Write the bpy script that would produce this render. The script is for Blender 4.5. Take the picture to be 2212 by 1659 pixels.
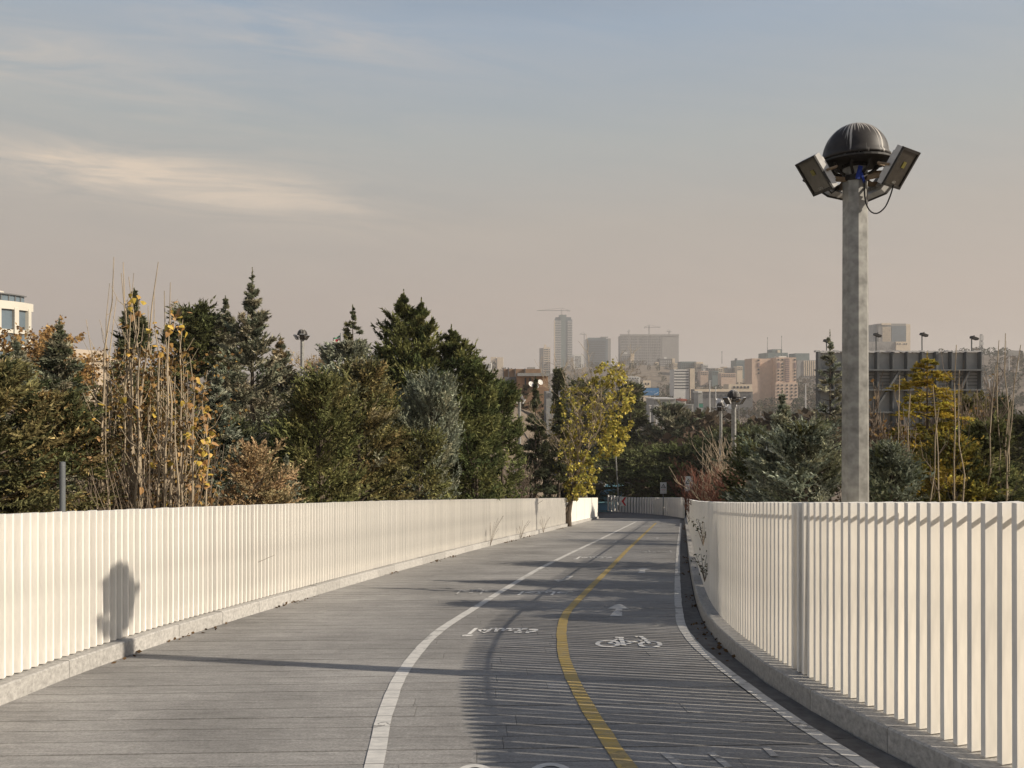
import bpy, bmesh, math, random
import numpy as np
from mathutils import Vector, Matrix

for _o in list(bpy.data.objects):
    bpy.data.objects.remove(_o)
SC = bpy.context.scene
COL = SC.collection
R = math.radians

# ------------------------------------------------------------------ camera
EYE = 1.6                      # eye height over the deck, metres
F, CX, CY = 1660.0, 1106.0, 829.5   # focal length and centre of a 2212 x 1659 frame
GR = 0.146                     # grade of the ramp
cam_d = bpy.data.cameras.new('camera')
cam = bpy.data.objects.new('camera', cam_d)
COL.objects.link(cam)
cam_d.sensor_width = 36.0
cam_d.lens = F / 2212.0 * 36.0
cam_d.clip_start = 0.05
cam_d.clip_end = 20000.0
cam.location = (0, 0, EYE)
cam.rotation_euler = (R(90.0), 0, 0)
SC.camera = cam

# ------------------------------------------------------------------ light
SUN_H = Vector((0.975, -0.222))      # horizontal direction towards the sun
SUN_EL = R(29.6)
world = bpy.data.worlds.new('World')
SC.world = world
world.use_nodes = True
wn, wl = world.node_tree.nodes, world.node_tree.links
wn.clear()


def wnode(t, **kw):
    n = wn.new(t)
    for k, v in kw.items():
        setattr(n, k, v)
    return n


def wmath(op, a, b=None, c=None, clamp=False):
    n = wnode('ShaderNodeMath', operation=op, use_clamp=clamp)
    for i, v in enumerate((a, b, c)):
        if v is None:
            continue
        if isinstance(v, (int, float)):
            n.inputs[i].default_value = v
        else:
            wl.new(v, n.inputs[i])
    return n.outputs[0]


def wmix(f, a, b):
    n = wnode('ShaderNodeMixRGB')
    if isinstance(f, (int, float)):
        n.inputs[0].default_value = f
    else:
        wl.new(f, n.inputs[0])
    for i, v in ((1, a), (2, b)):
        if isinstance(v, tuple):
            n.inputs[i].default_value = (*v, 1)
        else:
            wl.new(v, n.inputs[i])
    return n.outputs[0]


sky = wnode('ShaderNodeTexSky', sky_type='NISHITA')
sky.sun_disc = False
sky.sun_elevation = SUN_EL
sky.sun_rotation = math.atan2(SUN_H.x, SUN_H.y)
sky.air_density = 1.2
sky.dust_density = 4.0
sky.ozone_density = 1.5
skys = wnode('ShaderNodeVectorMath', operation='SCALE')
wl.new(sky.outputs[0], skys.inputs[0])
skys.inputs['Scale'].default_value = 0.085
tc = wnode('ShaderNodeTexCoord')
sep = wnode('ShaderNodeSeparateXYZ')
wl.new(tc.outputs['Generated'], sep.inputs[0])
dz = wmath('MAXIMUM', sep.outputs[2], 0.0)
# smog: a warm veil that thins with height above the horizon
ramp = wnode('ShaderNodeValToRGB')
wl.new(dz, ramp.inputs[0])
e = ramp.color_ramp.elements
e[0].position, e[0].color = 0.0, (0.440, 0.369, 0.326, 1)
e[1].position, e[1].color = 1.0, (0.060, 0.095, 0.175, 1)
for p_, c_ in ((0.10, (0.455, 0.382, 0.334)), (0.20, (0.438, 0.396, 0.350)), (0.30, (0.395, 0.415, 0.405)), (0.42, (0.325, 0.400, 0.485)), (0.60, (0.135, 0.185, 0.290))):
    k_ = e.new(p_)
    k_.color = (*c_, 1)
veil = wmath('SUBTRACT', 0.94, wmath('MULTIPLY', dz, 0.25))
skyc = wmix(veil, skys.outputs[0], ramp.outputs[0])
# thin streaky cloud
iy = wmath('DIVIDE', 1.0, wmath('MAXIMUM', wmath('ABSOLUTE', sep.outputs[1]), 0.15))
u_ = wmath('MULTIPLY', sep.outputs[0], iy)
v_ = wmath('MULTIPLY', sep.outputs[2], iy)
comb = wnode('ShaderNodeCombineXYZ')
wl.new(wmath('ADD', wmath('MULTIPLY', u_, 1.5), wmath('MULTIPLY', v_, 0.6)), comb.inputs[0])
wl.new(wmath('ADD', wmath('MULTIPLY', v_, 11.0), wmath('MULTIPLY', u_, 1.15)), comb.inputs[1])
nz = wnode('ShaderNodeTexNoise')
wl.new(comb.outputs[0], nz.inputs['Vector'])
nz.inputs['Scale'].default_value = 2.3
nz.inputs['Detail'].default_value = 7.0
nz.inputs['Roughness'].default_value = 0.64
nz.inputs['Distortion'].default_value = 0.9


def cloud_blob(u0, v0, su, sv, tilt, amt):
    du = wmath('SUBTRACT', u_, u0)
    dv = wmath('ADD', wmath('SUBTRACT', v_, v0), wmath('MULTIPLY', du, tilt))
    q = wmath('ADD', wmath('POWER', wmath('ABSOLUTE', wmath('DIVIDE', du, su)), 2.0), wmath('POWER', wmath('ABSOLUTE', wmath('DIVIDE', dv, sv)), 2.0))
    return wmath('MULTIPLY', wmath('POWER', 2.718, wmath('MULTIPLY', q, -1.0)), amt)


blob = wmath('ADD', wmath('ADD', cloud_blob(-0.47, 0.268, 0.26, 0.032, 0.135, 1.1), cloud_blob(-0.275, 0.455, 0.20, 0.030, 0.155, 0.32)), cloud_blob(-0.62, 0.42, 0.3, 0.05, 0.2, 0.28))
blob = wmath('ADD', blob, 0.05)
nzc = wmath('MULTIPLY', wmath('SUBTRACT', nz.outputs[0], 0.36), 3.0, clamp=True)
cf = wmath('MULTIPLY', wmath('MULTIPLY', blob, nzc), 1.35, clamp=True)
skyc = wmix(cf, skyc, (0.68, 0.57, 0.46))
bg = wnode('ShaderNodeBackground')
wl.new(skyc, bg.inputs[0])
bg.inputs[1].default_value = 0.95
wl.new(bg.outputs[0], wnode('ShaderNodeOutputWorld').inputs[0])

sun_d = bpy.data.lights.new('sun', 'SUN')
sun_d.energy = 5.0
sun_d.angle = R(0.5)
sun_d.color = (1.0, 0.89, 0.74)
sun = bpy.data.objects.new('sun', sun_d)
COL.objects.link(sun)
_to = Vector((SUN_H.x * math.cos(SUN_EL), SUN_H.y * math.cos(SUN_EL), math.sin(SUN_EL)))
sun.rotation_euler = _to.to_track_quat('Z', 'Y').to_euler()
sun.location = (60, -20, 60)

SC.view_settings.view_transform = 'Standard'
SC.view_settings.look = 'None'
SC.view_settings.exposure = 0.22
SC.view_settings.gamma = 1.0
SC.view_settings.use_curve_mapping = False
SC.cycles.max_bounces = 5
SC.cycles.diffuse_bounces = 3
SC.cycles.transparent_max_bounces = 6
SC.cycles.volume_bounces = 0


# ------------------------------------------------------------------ helpers
def at(px, py, d):
    """A point d metres ahead that the photograph shows at (px, py)."""
    return Vector(((px - CX) / F * d, d, EYE - (py - CY) / F * d))


def deckz(y):
    if y <= 63.0:
        return -GR * y
    return -GR * 63.0 - 0.02 * (y - 63.0)


def gnd(px, py):
    """The deck point seen at (px, py)."""
    d = EYE / max((py - CY) / F - GR, 1e-3)
    return Vector(((px - CX) / F * d, d, -GR * d))


def z5(x, y):
    return (x / 2.4575 * .8848, (1200 + y / 2.4575) * .8848)


def z6(x, y):
    return ((800 + x / 2.458) * .8848, (1230 + y / 2.458) * .8848)


def z6b(x, y):
    return ((1100 + x / 3.687) * .8848, (1300 + y / 3.687) * .8848)


def z7(x, y):
    return ((1600 + x / 2.458) * .8848, (1200 + y / 2.458) * .8848)


def z7b(x, y):
    return ((1100 + x / 2.1067) * .8848, (1620 + y / 2.1067) * .8848)


def tag(o, label=None, cat=None, group=None, kind=None):
    if label:
        o['label'] = label
    if cat:
        o['category'] = cat
    if group:
        o['group'] = group
    if kind:
        o['kind'] = kind
    return o


def empty(name, loc=(0, 0, 0), rz=0.0, parent=None):
    o = bpy.data.objects.new(name, None)
    COL.objects.link(o)
    o.location = loc
    o.rotation_euler = (0, 0, rz)
    o.empty_display_size = 0.2
    if parent:
        o.parent = parent
    return o


def link(name, me, parent=None, mat=None):
    o = bpy.data.objects.new(name, me)
    COL.objects.link(o)
    if mat is not None and not me.materials:
        me.materials.append(mat)
    if parent:
        o.parent = parent
    return o


class MB:
    """Collects boxes, tubes and faces; build() makes ONE mesh object."""

    def __init__(s):
        s.v, s.f = [], []

    def face(s, pts):
        i = len(s.v)
        s.v += [tuple(p) for p in pts]
        s.f.append(tuple(range(i, i + len(pts))))
        return s

    def box(s, c, size, M=None):
        i = len(s.v)
        hx, hy, hz = size[0] / 2, size[1] / 2, size[2] / 2
        for dx, dy, dz in ((-1, -1, -1), (1, -1, -1), (1, 1, -1), (-1, 1, -1), (-1, -1, 1), (1, -1, 1), (1, 1, 1), (-1, 1, 1)):
            p = Vector((dx * hx, dy * hy, dz * hz))
            if M is not None:
                p = M @ p
            s.v.append((c[0] + p[0], c[1] + p[1], c[2] + p[2]))
        for q in ((0, 3, 2, 1), (4, 5, 6, 7), (0, 1, 5, 4), (1, 2, 6, 5), (2, 3, 7, 6), (3, 0, 4, 7)):
            s.f.append(tuple(i + k for k in q))
        return s

    def tube(s, pts, rad, n=6, cap=True):
        pts = [Vector(p) for p in pts]
        if not isinstance(rad, (list, tuple)):
            rad = [rad] * len(pts)
        i0 = len(s.v)
        ref = Vector((0.31, 0.17, 0.93))
        for k, p in enumerate(pts):
            t = (pts[min(k + 1, len(pts) - 1)] - pts[max(k - 1, 0)])
            if t.length < 1e-9:
                t = Vector((0, 0, 1))
            t.normalize()
            a = t.cross(ref)
            if a.length < 0.05:
                a = t.cross(Vector((1, 0, 0)))
            a.normalize()
            b = t.cross(a)
            for j in range(n):
                w = 2 * math.pi * j / n
                q = p + (a * math.cos(w) + b * math.sin(w)) * rad[k]
                s.v.append(tuple(q))
        for k in range(len(pts) - 1):
            for j in range(n):
                a0, a1 = i0 + k * n + j, i0 + k * n + (j + 1) % n
                s.f.append((a0, a1, a1 + n, a0 + n))
        if cap:
            s.f.append(tuple(i0 + j for j in range(n))[::-1])
            s.f.append(tuple(i0 + (len(pts) - 1) * n + j for j in range(n)))
        return s

    def lathe(s, prof, n=24, c=(0, 0, 0)):
        i0 = len(s.v)
        for r, z in prof:
            for j in range(n):
                w = 2 * math.pi * j / n
                s.v.append((c[0] + r * math.cos(w), c[1] + r * math.sin(w), c[2] + z))
        for k in range(len(prof) - 1):
            for j in range(n):
                a0, a1 = i0 + k * n + j, i0 + k * n + (j + 1) % n
                s.f.append((a0, a1, a1 + n, a0 + n))
        return s

    def ext(s, poly, z0, z1, M=None):
        """A polygon in xy extruded from z0 to z1."""
        i, n = len(s.v), len(poly)
        for z in (z0, z1):
            for x, y in poly:
                p = Vector((x, y, z))
                s.v.append(tuple(M @ p if M is not None else p))
        s.f.append(tuple(i + k for k in range(n))[::-1])
        s.f.append(tuple(i + n + k for k in range(n)))
        for k in range(n):
            k2 = (k + 1) % n
            s.f.append((i + k, i + k2, i + n + k2, i + n + k))
        return s

    def mesh(s, name):
        me = bpy.data.meshes.new(name)
        me.from_pydata(s.v, [], s.f)
        me.update()
        return me

    def build(s, name, mat, parent=None, smooth=False):
        me = s.mesh(name)
        me.materials.append(mat)
        if smooth:
            me.polygons.foreach_set('use_smooth', [True] * len(me.polygons))
        return link(name, me, parent)


def copy_tree(o, parent=None):
    c = o.copy()
    COL.objects.link(c)
    c.parent = parent
    for ch in o.children:
        copy_tree(ch, c)
    return c


# ------------------------------------------------------------------ materials
def mat(name, col, rough=0.8, var=0.15, scale=6.0, bump=0.0, bscale=None, metal=0.0, rnd=0.0, spec=0.35, stretch=None, detail=6.0, col2=None, coord='Object'):
    m = bpy.data.materials.new(name)
    m.use_nodes = True
    nt = m.node_tree
    N, L = nt.nodes, nt.links
    b = N['Principled BSDF']
    b.inputs['Roughness'].default_value = rough
    b.inputs['Metallic'].default_value = metal
    b.inputs['Specular IOR Level'].default_value = spec
    t = N.new('ShaderNodeTexCoord')
    src = t.outputs[coord] if coord != 'World' else None
    if coord == 'World':
        gp = N.new('ShaderNodeNewGeometry')
        src = gp.outputs['Position']
    mp = N.new('ShaderNodeMapping')
    L.new(src, mp.inputs[0])
    if stretch:
        mp.inputs['Scale'].default_value = stretch
    n = N.new('ShaderNodeTexNoise')
    L.new(mp.outputs[0], n.inputs['Vector'])
    n.inputs['Scale'].default_value = scale
    n.inputs['Detail'].default_value = detail
    n.inputs['Roughness'].default_value = 0.62
    r = N.new('ShaderNodeValToRGB')
    L.new(n.outputs[0], r.inputs[0])
    c2 = col2 if col2 else tuple(min(1, c * (1 + var)) for c in col)
    c1 = tuple(c * (1 - var) for c in col)
    r.color_ramp.elements[0].position = 0.3
    r.color_ramp.elements[1].position = 0.72
    r.color_ramp.elements[0].color = (*c1, 1)
    r.color_ramp.elements[1].color = (*c2, 1)
    out = r.outputs[0]
    if rnd > 0:
        oi = N.new('ShaderNodeObjectInfo')
        mr = N.new('ShaderNodeMapRange')
        L.new(oi.outputs['Random'], mr.inputs[0])
        mr.inputs[3].default_value = 1 - rnd
        mr.inputs[4].default_value = 1 + rnd
        vm = N.new('ShaderNodeVectorMath')
        vm.operation = 'SCALE'
        L.new(out, vm.inputs[0])
        L.new(mr.outputs[0], vm.inputs['Scale'])
        out = vm.outputs[0]
    L.new(out, b.inputs['Base Color'])
    if bump > 0:
        n2 = N.new('ShaderNodeTexNoise')
        L.new(mp.outputs[0], n2.inputs['Vector'])
        n2.inputs['Scale'].default_value = bscale or scale * 6
        n2.inputs['Detail'].default_value = 5
        bp = N.new('ShaderNodeBump')
        bp.inputs['Strength'].default_value = bump
        bp.inputs['Distance'].default_value = 0.02
        L.new(n2.outputs[0], bp.inputs['Height'])
        L.new(bp.outputs[0], b.inputs['Normal'])
    return m


def leaf_mat(name, trans=0.25, rough=0.7):
    m = bpy.data.materials.new(name)
    m.use_nodes = True
    N, L = m.node_tree.nodes, m.node_tree.links
    N.clear()
    o = N.new('ShaderNodeOutputMaterial')
    a = N.new('ShaderNodeAttribute')
    a.attribute_name = 'Col'
    d = N.new('ShaderNodeBsdfDiffuse')
    t = N.new('ShaderNodeBsdfTranslucent')
    mx = N.new('ShaderNodeMixShader')
    mx.inputs[0].default_value = trans
    L.new(a.outputs['Color'], d.inputs[0])
    L.new(a.outputs['Color'], t.inputs[0])
    L.new(d.outputs[0], mx.inputs[1])
    L.new(t.outputs[0], mx.inputs[2])
    L.new(mx.outputs[0], o.inputs[0])
    return m


M = {}
M['needle'] = leaf_mat('needles', 0.25)
M['leaf'] = leaf_mat('leaves', 0.35)
M['fin'] = mat('fin_paint', (0.88, 0.84, 0.765), 0.45, 0.13, 2.0, rnd=0.05, spec=0.4, stretch=(6, 6, 1))
M['kerb'] = mat('kerb_granite', (0.40, 0.385, 0.36), 0.85, 0.30, 28.0, bump=0.25, bscale=60, rnd=0.10)
M['plank'] = None
M['under'] = mat('joint_dirt', (0.035, 0.032, 0.030), 0.95, 0.3, 8)
M['gutter'] = mat('gutter_concrete', (0.13, 0.125, 0.12), 0.9, 0.35, 9.0, bump=0.2, rnd=0.08, coord='World')
M['galv'] = mat('galvanised_steel', (0.31, 0.305, 0.28), 0.40, 0.34, 11.0, metal=0.25, spec=0.5, detail=2.0)
M['black'] = mat('weathered_black_paint', (0.030, 0.027, 0.024), 0.55, 0.3, 14, bump=0.05)
M['alu'] = mat('cast_aluminium', (0.50, 0.49, 0.47), 0.45, 0.15, 20, metal=0.4)
M['glass'] = mat('dusty_flood_glass', (0.050, 0.044, 0.036), 0.25, 0.35, 12, spec=0.5)
M['chip'] = mat('yellow_led_chip', (0.17, 0.15, 0.03), 0.5, 0.2, 40)
M['print'] = mat('white_print', (0.42, 0.41, 0.38), 0.7, 0.1, 40)
M['wire'] = mat('black_cable', (0.02, 0.02, 0.02), 0.6, 0.2, 10)
M['blue'] = mat('blue_tape', (0.02, 0.05, 0.32), 0.5, 0.3, 60)
M['rusty'] = mat('rusty_bracket', (0.26, 0.19, 0.12), 0.7, 0.4, 22)
M['bark'] = mat('bark', (0.11, 0.085, 0.062), 0.9, 0.4, 14, bump=0.5, stretch=(1, 1, .3))
M['palebark'] = mat('pale_bark', (0.36, 0.29, 0.20), 0.85, 0.35, 9, bump=0.3, stretch=(1, 1, .3))
M['twig'] = mat('grey_brown_twig', (0.20, 0.155, 0.115), 0.9, 0.3, 5)
M['redtwig'] = mat('red_brown_twig', (0.17, 0.072, 0.048), 0.9, 0.3, 5)
M['grey_post'] = mat('dark_grey_post', (0.15, 0.16, 0.165), 0.5, 0.15, 10, metal=0.2)
M['earth'] = mat('dry_ground', (0.17, 0.135, 0.10), 0.95, 0.45, 0.12, bump=0.3, bscale=3, coord='World', detail=9)
# ------------------------------------------------------------------ the ramp: curves of its edges
def smooth_curve(pts, y0, y1, step=0.25, win=1.2):
    """x as a smooth function of y through measured deck points."""
    pts = sorted(pts, key=lambda p: p[1])
    ys = np.array([p[1] for p in pts])
    xs = np.array([p[0] for p in pts])
    yy = np.arange(y0 - 6, y1 + 6, 0.05)
    # linear extension at both ends
    s0 = (xs[1] - xs[0]) / (ys[1] - ys[0])
    s1 = (xs[-1] - xs[-2]) / (ys[-1] - ys[-2])
    xx = np.interp(yy, ys, xs)
    xx = np.where(yy < ys[0], xs[0] + (yy - ys[0]) * s0, xx)
    xx = np.where(yy > ys[-1], xs[-1] + (yy - ys[-1]) * s1, xx)
    for _ in range(3):
        w = win * np.clip(yy / 10.0, 0.5, 4.0)
        c = np.concatenate([[0], np.cumsum(xx)])
        k = np.clip((w / 0.05).astype(int), 1, 110)
        idx = np.arange(len(xx))
        lo = np.clip(idx - k, 0, len(xx))
        hi = np.clip(idx + k + 1, 0, len(xx))
        m = np.minimum(idx - lo, hi - 1 - idx)
        lo, hi = idx - m, idx + m + 1
        xx = (c[hi] - c[lo]) / (hi - lo)
    return lambda y: float(np.interp(y, yy, xx))


KL = [gnd(*p) for p in (z5(0, 1280), z5(245, 1170), z5(600, 1045), z5(835, 955), z5(1040, 882), z5(1500, 742), z5(1966, 602),
                        z6(240, 455), z6(420, 405), z6(640, 345), z6(860, 280), z6(1100, 222), z6(1385, 150), z6(1580, 100))]
KR = [gnd(*p) for p in ((1479, 1126.6), (1484, 1172), (1489.5, 1227), (1505.7, 1313.7), (1523.7, 1360.5), (1570.5, 1411), (1646, 1468.5), (1732.5, 1526), (1811.7, 1573), (1880, 1603), (1977, 1652))]
XL = smooth_curve([(p.x, p.y) for p in KL], 2.0, 60.0)        # kerb foot, left
XR = smooth_curve([(p.x, p.y) for p in KR], 2.0, 60.0)        # kerb foot, right
YE = 55.5                                                     # where the side fences end


def arclen(X, y0, y1, step):
    """(x, y, tangent angle) every step metres along a curve."""
    out, y = [], y0
    acc, px, py = step, X(y0), y0
    dy = 0.01
    while y < y1:
        if acc >= step:
            t = math.atan2(0.2, X(y + 0.1) - X(y - 0.1))
            out.append((X(y), y, t))
            acc -= step
        y += dy
        x = X(y)
        acc += math.hypot(x - px, dy)
        px = x
    return out


# ------------------------------------------------------------------ materials of the deck
def plank_material():
    m = bpy.data.materials.new('weathered_grey_plank')
    m.use_nodes = True
    N, L = m.node_tree.nodes, m.node_tree.links
    b = N['Principled BSDF']
    b.inputs['Roughness'].default_value = 0.78
    b.inputs['Specular IOR Level'].default_value = 0.3
    g = N.new('ShaderNodeNewGeometry')

    def noise(scale, sc, det=6.0, rough=0.6):
        mp = N.new('ShaderNodeMapping')
        mp.inputs['Scale'].default_value = sc
        L.new(g.outputs['Position'], mp.inputs[0])
        n = N.new('ShaderNodeTexNoise')
        n.inputs['Scale'].default_value = scale
        n.inputs['Detail'].default_value = det
        n.inputs['Roughness'].default_value = rough
        L.new(mp.outputs[0], n.inputs['Vector'])
        return n.outputs[0]

    def rmp(v, a, b_, lo, hi):
        r = N.new('ShaderNodeMapRange')
        L.new(v, r.inputs[0])
        for i, x in zip((1, 2, 3, 4), (a, b_, lo, hi)):
            r.inputs[i].default_value = x
        return r.outputs[0]

    def mul(a, b_):
        n = N.new('ShaderNodeMath')
        n.operation = 'MULTIPLY'
        L.new(a, n.inputs[0])
        L.new(b_, n.inputs[1])
        return n.outputs[0]

    oi = N.new('ShaderNodeObjectInfo')
    v = rmp(oi.outputs['Random'], 0, 1, 0.93, 1.06)
    v = mul(v, rmp(noise(0.55, (1, 1, 1), 5), 0.3, 0.7, 0.74, 1.22))          # broad stains
    v = mul(v, rmp(noise(2.2, (1, 9, 9), 7, 0.7), 0.3, 0.7, 0.84, 1.16))      # streaks along the planks
    v = mul(v, rmp(noise(55, (1, 1, 1), 4, 0.7), 0.3, 0.7, 0.72, 1.25))       # grit
    v = mul(v, rmp(noise(7, (1, 3, 3), 5, 0.7), 0.3, 0.7, 0.85, 1.12))
    sc = N.new('ShaderNodeVectorMath')
    sc.operation = 'SCALE'
    sc.inputs[0].default_value = (0.286, 0.275, 0.260)
    L.new(v, sc.inputs['Scale'])
    # pale worn scuffs along the boards
    w = mul(rmp(noise(1.3, (0.6, 22, 22), 8, 0.75), 0.60, 0.74, 0, 1), rmp(noise(0.9, (1, 1, 1), 3), 0.48, 0.62, 0, 0.75))
    mx = N.new('ShaderNodeMixRGB')
    L.new(w, mx.inputs[0])
    L.new(sc.outputs[0], mx.inputs[1])
    mx.inputs[2].default_value = (0.50, 0.48, 0.45, 1)
    L.new(mx.outputs[0], b.inputs['Base Color'])
    bp = N.new('ShaderNodeBump')
    bp.inputs['Strength'].default_value = 0.35
    bp.inputs['Distance'].default_value = 0.01
    L.new(noise(40, (1, 3, 3), 6, 0.7), bp.inputs['Height'])
    L.new(bp.outputs[0], b.inputs['Normal'])
    return m


def paint_material(name, col, wear=0.55, open_=1.0):
    m = bpy.data.materials.new(name)
    m.use_nodes = True
    N, L = m.node_tree.nodes, m.node_tree.links
    b = N['Principled BSDF']
    b.inputs['Roughness'].default_value = 0.7
    g = N.new('ShaderNodeNewGeometry')
    n = N.new('ShaderNodeTexNoise')
    n.inputs['Scale'].default_value = 9
    n.inputs['Detail'].default_value = 9
    n.inputs['Roughness'].default_value = 0.75
    mp = N.new('ShaderNodeMapping')
    mp.inputs['Scale'].default_value = (1, 2.5, 2.5)
    L.new(g.outputs['Position'], mp.inputs[0])
    L.new(mp.outputs[0], n.inputs['Vector'])
    r = N.new('ShaderNodeValToRGB')
    r.color_ramp.elements[0].position = wear - 0.25
    r.color_ramp.elements[1].position = wear
    r.color_ramp.elements[0].color = (*[c * 0.45 + 0.15 for c in col], 1)
    r.color_ramp.elements[1].color = (*col, 1)
    L.new(n.outputs[0], r.inputs[0])
    # the joints between the planks show through
    sp = N.new('ShaderNodeSeparateXYZ')
    L.new(g.outputs['Position'], sp.inputs[0])

    def mth(op, *v):
        n_ = N.new('ShaderNodeMath')
        n_.operation = op
        for i, x in enumerate(v):
            if isinstance(x, (int, float)):
                n_.inputs[i].default_value = x
            else:
                L.new(x, n_.inputs[i])
        return n_.outputs[0]
    fr = mth('FRACT', mth('DIVIDE', mth('ADD', mth('SUBTRACT', sp.outputs[1], mth('MULTIPLY', sp.outputs[0], 0.045)), 2.125 + 0.008), 0.25))
    jt = mth('LESS_THAN', fr, 0.05)
    n3 = N.new('ShaderNodeTexNoise')
    n3.inputs['Scale'].default_value = 2.5
    n3.inputs['Detail'].default_value = 5
    L.new(g.outputs['Position'], n3.inputs['Vector'])
    gone = mth('MULTIPLY', mth('GREATER_THAN', n3.outputs[0], 0.60), mth('GREATER_THAN', n.outputs[0], 0.48))
    mx = N.new('ShaderNodeMixRGB')
    L.new(mth('MAXIMUM', mth('MULTIPLY', jt, 0.75 * open_), mth('MULTIPLY', gone, 0.7 * open_)), mx.inputs[0])
    L.new(r.outputs[0], mx.inputs[1])
    mx.inputs[2].default_value = (0.12, 0.115, 0.108, 1)
    L.new(mx.outputs[0], b.inputs['Base Color'])
    return m


M['plank'] = plank_material()
M['white_line'] = paint_material('worn_white_paint', (0.62, 0.60, 0.56), 0.57)
M['yellow_line'] = paint_material('worn_yellow_paint', (0.50, 0.345, 0.085), 0.57, 0.6)
M['letter'] = paint_material('white_stencil_paint', (0.72, 0.70, 0.66), 0.42, 0.3)
M['faint_line'] = paint_material('faded_white_paint', (0.47, 0.45, 0.42), 0.62)

# ------------------------------------------------------------------ deck and planks
deck = empty('ramp_deck')
tag(deck, 'grey plank ramp sloping down between the white fences', None, None, 'structure')
b = MB()
ys = [x * 1.0 for x in range(-6, 67)]
for y0, y1 in zip(ys[:-1], ys[1:]):
    def xr_(y):
        return XR(min(y, YE)) + 0.25 if y < 54 else XR(54.0) + 0.25 + (y - 54) * 0.3
    def xl_(y):
        return XL(min(y, YE)) - 0.25
    yc0, yc1 = max(y0, -1.0), max(y1, -1.0)
    b.face([(xl_(yc0), y0, deckz(y0) - 0.03), (xr_(yc0), y0, deckz(y0) - 0.03), (xr_(yc1), y1, deckz(y1) - 0.03), (xl_(yc1), y1, deckz(y1) - 0.03)])
    b.face([(xl_(yc0), y0, deckz(y0) - 0.03), (xl_(yc1), y1, deckz(y1) - 0.03), (xl_(yc1), y1, deckz(y1) - 0.9), (xl_(yc0), y0, deckz(y0) - 0.9)])
    b.face([(xr_(yc0), y0, deckz(y0) - 0.9), (xr_(yc1), y1, deckz(y1) - 0.9), (xr_(yc1), y1, deckz(y1) - 0.03), (xr_(yc0), y0, deckz(y0) - 0.03)])
b.build('deck_slab', M['under'], deck)

GUT = 0.30     # width of the gutter on the right
rng = random.Random(5)
PW = 0.25      # plank course
TILT = 0.045   # courses run slightly askew
unit = MB().box((0, 0, 0), (1, 1, 1)).mesh('plank')
unit.materials.append(M['plank'])
ex0 = Vector((1, TILT, -GR * TILT)).normalized()
ez0 = Vector((0, GR, 1)).normalized()
ey0 = ez0.cross(ex0).normalized()


def basis(ex, ey, ez, o, s):
    return Matrix(((ex.x * s[0], ey.x * s[1], ez.x * s[2], o.x), (ex.y * s[0], ey.y * s[1], ez.y * s[2], o.y), (ex.z * s[0], ey.z * s[1], ez.z * s[2], o.z), (0, 0, 0, 1)))


rest = MB()
count = 0
cy = -2.0
while cy < 55.6:
    # course centre line passes (0, cy); its ends lie on the kerbs
    def edge(X, off):
        x = X(max(-1.0, min(cy, YE)))
        for _ in range(3):
            x = X(max(-1.0, min(cy + TILT * x, YE))) + off
        return x
    xa, xb = edge(XL, -0.04), edge(XR, -GUT + 0.01)
    x = xa
    first = rng.uniform(0.8, 2.3)
    while x < xb - 1e-4:
        x2 = min(x + first, xb)
        if xb - x2 < 0.45:
            x2 = xb
        first = rng.uniform(1.9, 2.4)
        lift = rng.uniform(-0.0022, 0.0008)
        xm = (x + x2) / 2
        ym = cy + TILT * xm
        c = Vector((xm, ym, -GR * ym)) + ez0 * (-0.0125 + lift)
        s = ((x2 - x - 0.003) * math.hypot(1, TILT), PW * 0.989 - 0.007 - rng.uniform(0, 0.005), 0.025)
        mtx = basis(ex0, ey0, ez0, c, s)
        if count < 300 and cy > 3.2:
            o = bpy.data.objects.new('plank', unit)
            COL.objects.link(o)
            o.parent = deck
            o.matrix_basis = mtx
            count += 1
        else:
            i0 = len(rest.v)
            for v in unit.vertices:
                rest.v.append(tuple(mtx @ v.co))
            for p in unit.polygons:
                rest.f.append(tuple(i0 + k for k in p.vertices))
        x = x2
    cy += PW
o = rest.build('planks', M['plank'], deck)
o['kind'] = 'stuff'
# the smooth asphalt landing at the foot of the ramp
b = MB()
land = [(XL(55.4) - 0.1, 55.65), (XR(53.5) + 0.3, 53.5), (13.2, 55.0), (13.0, 66), (6.5, 66)]
M['asphalt'] = mat('grey_asphalt', (0.135, 0.13, 0.125), 0.9, 0.3, 3.0, bump=0.2, bscale=80, coord='World')
b.face([(x, y, deckz(y) - 0.004) for x, y in land])
b.build('landing', M['asphalt'], deck)

# gutter slabs on the right, under the kerb line
g = arclen(XR, -0.8, YE, 1.5)
for (x0, y0, t0), (x1, y1, t1) in zip(g[:-1], g[1:]):
    n0, n1 = Vector((-math.sin(t0), math.cos(t0))), Vector((-math.sin(t1), math.cos(t1)))
    m_ = 0.004
    def P(x, y, n, k, dz):
        return (x + n.x * k, y + n.y * k, deckz(y + n.y * k) + dz)
    d0 = Vector((x1 - x0, y1 - y0)).normalized() * m_
    q = MB()
    top = [P(x0 + d0.x, y0 + d0.y, n0, 0.02, -0.008), P(x1 - d0.x, y1 - d0.y, n1, 0.02, -0.008), P(x1 - d0.x, y1 - d0.y, n1, GUT, -0.008), P(x0 + d0.x, y0 + d0.y, n0, GUT, -0.008)]
    q.face(top)
    low = [(a, b_, c - 0.05) for a, b_, c in top]
    for k in range(4):
        q.face([top[k], low[k], low[(k + 1) % 4], top[(k + 1) % 4]])
    q.build('gutter_slab', M['gutter'], deck)

# ------------------------------------------------------------------ kerbs
KH, KW = 0.15, 0.31


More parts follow.
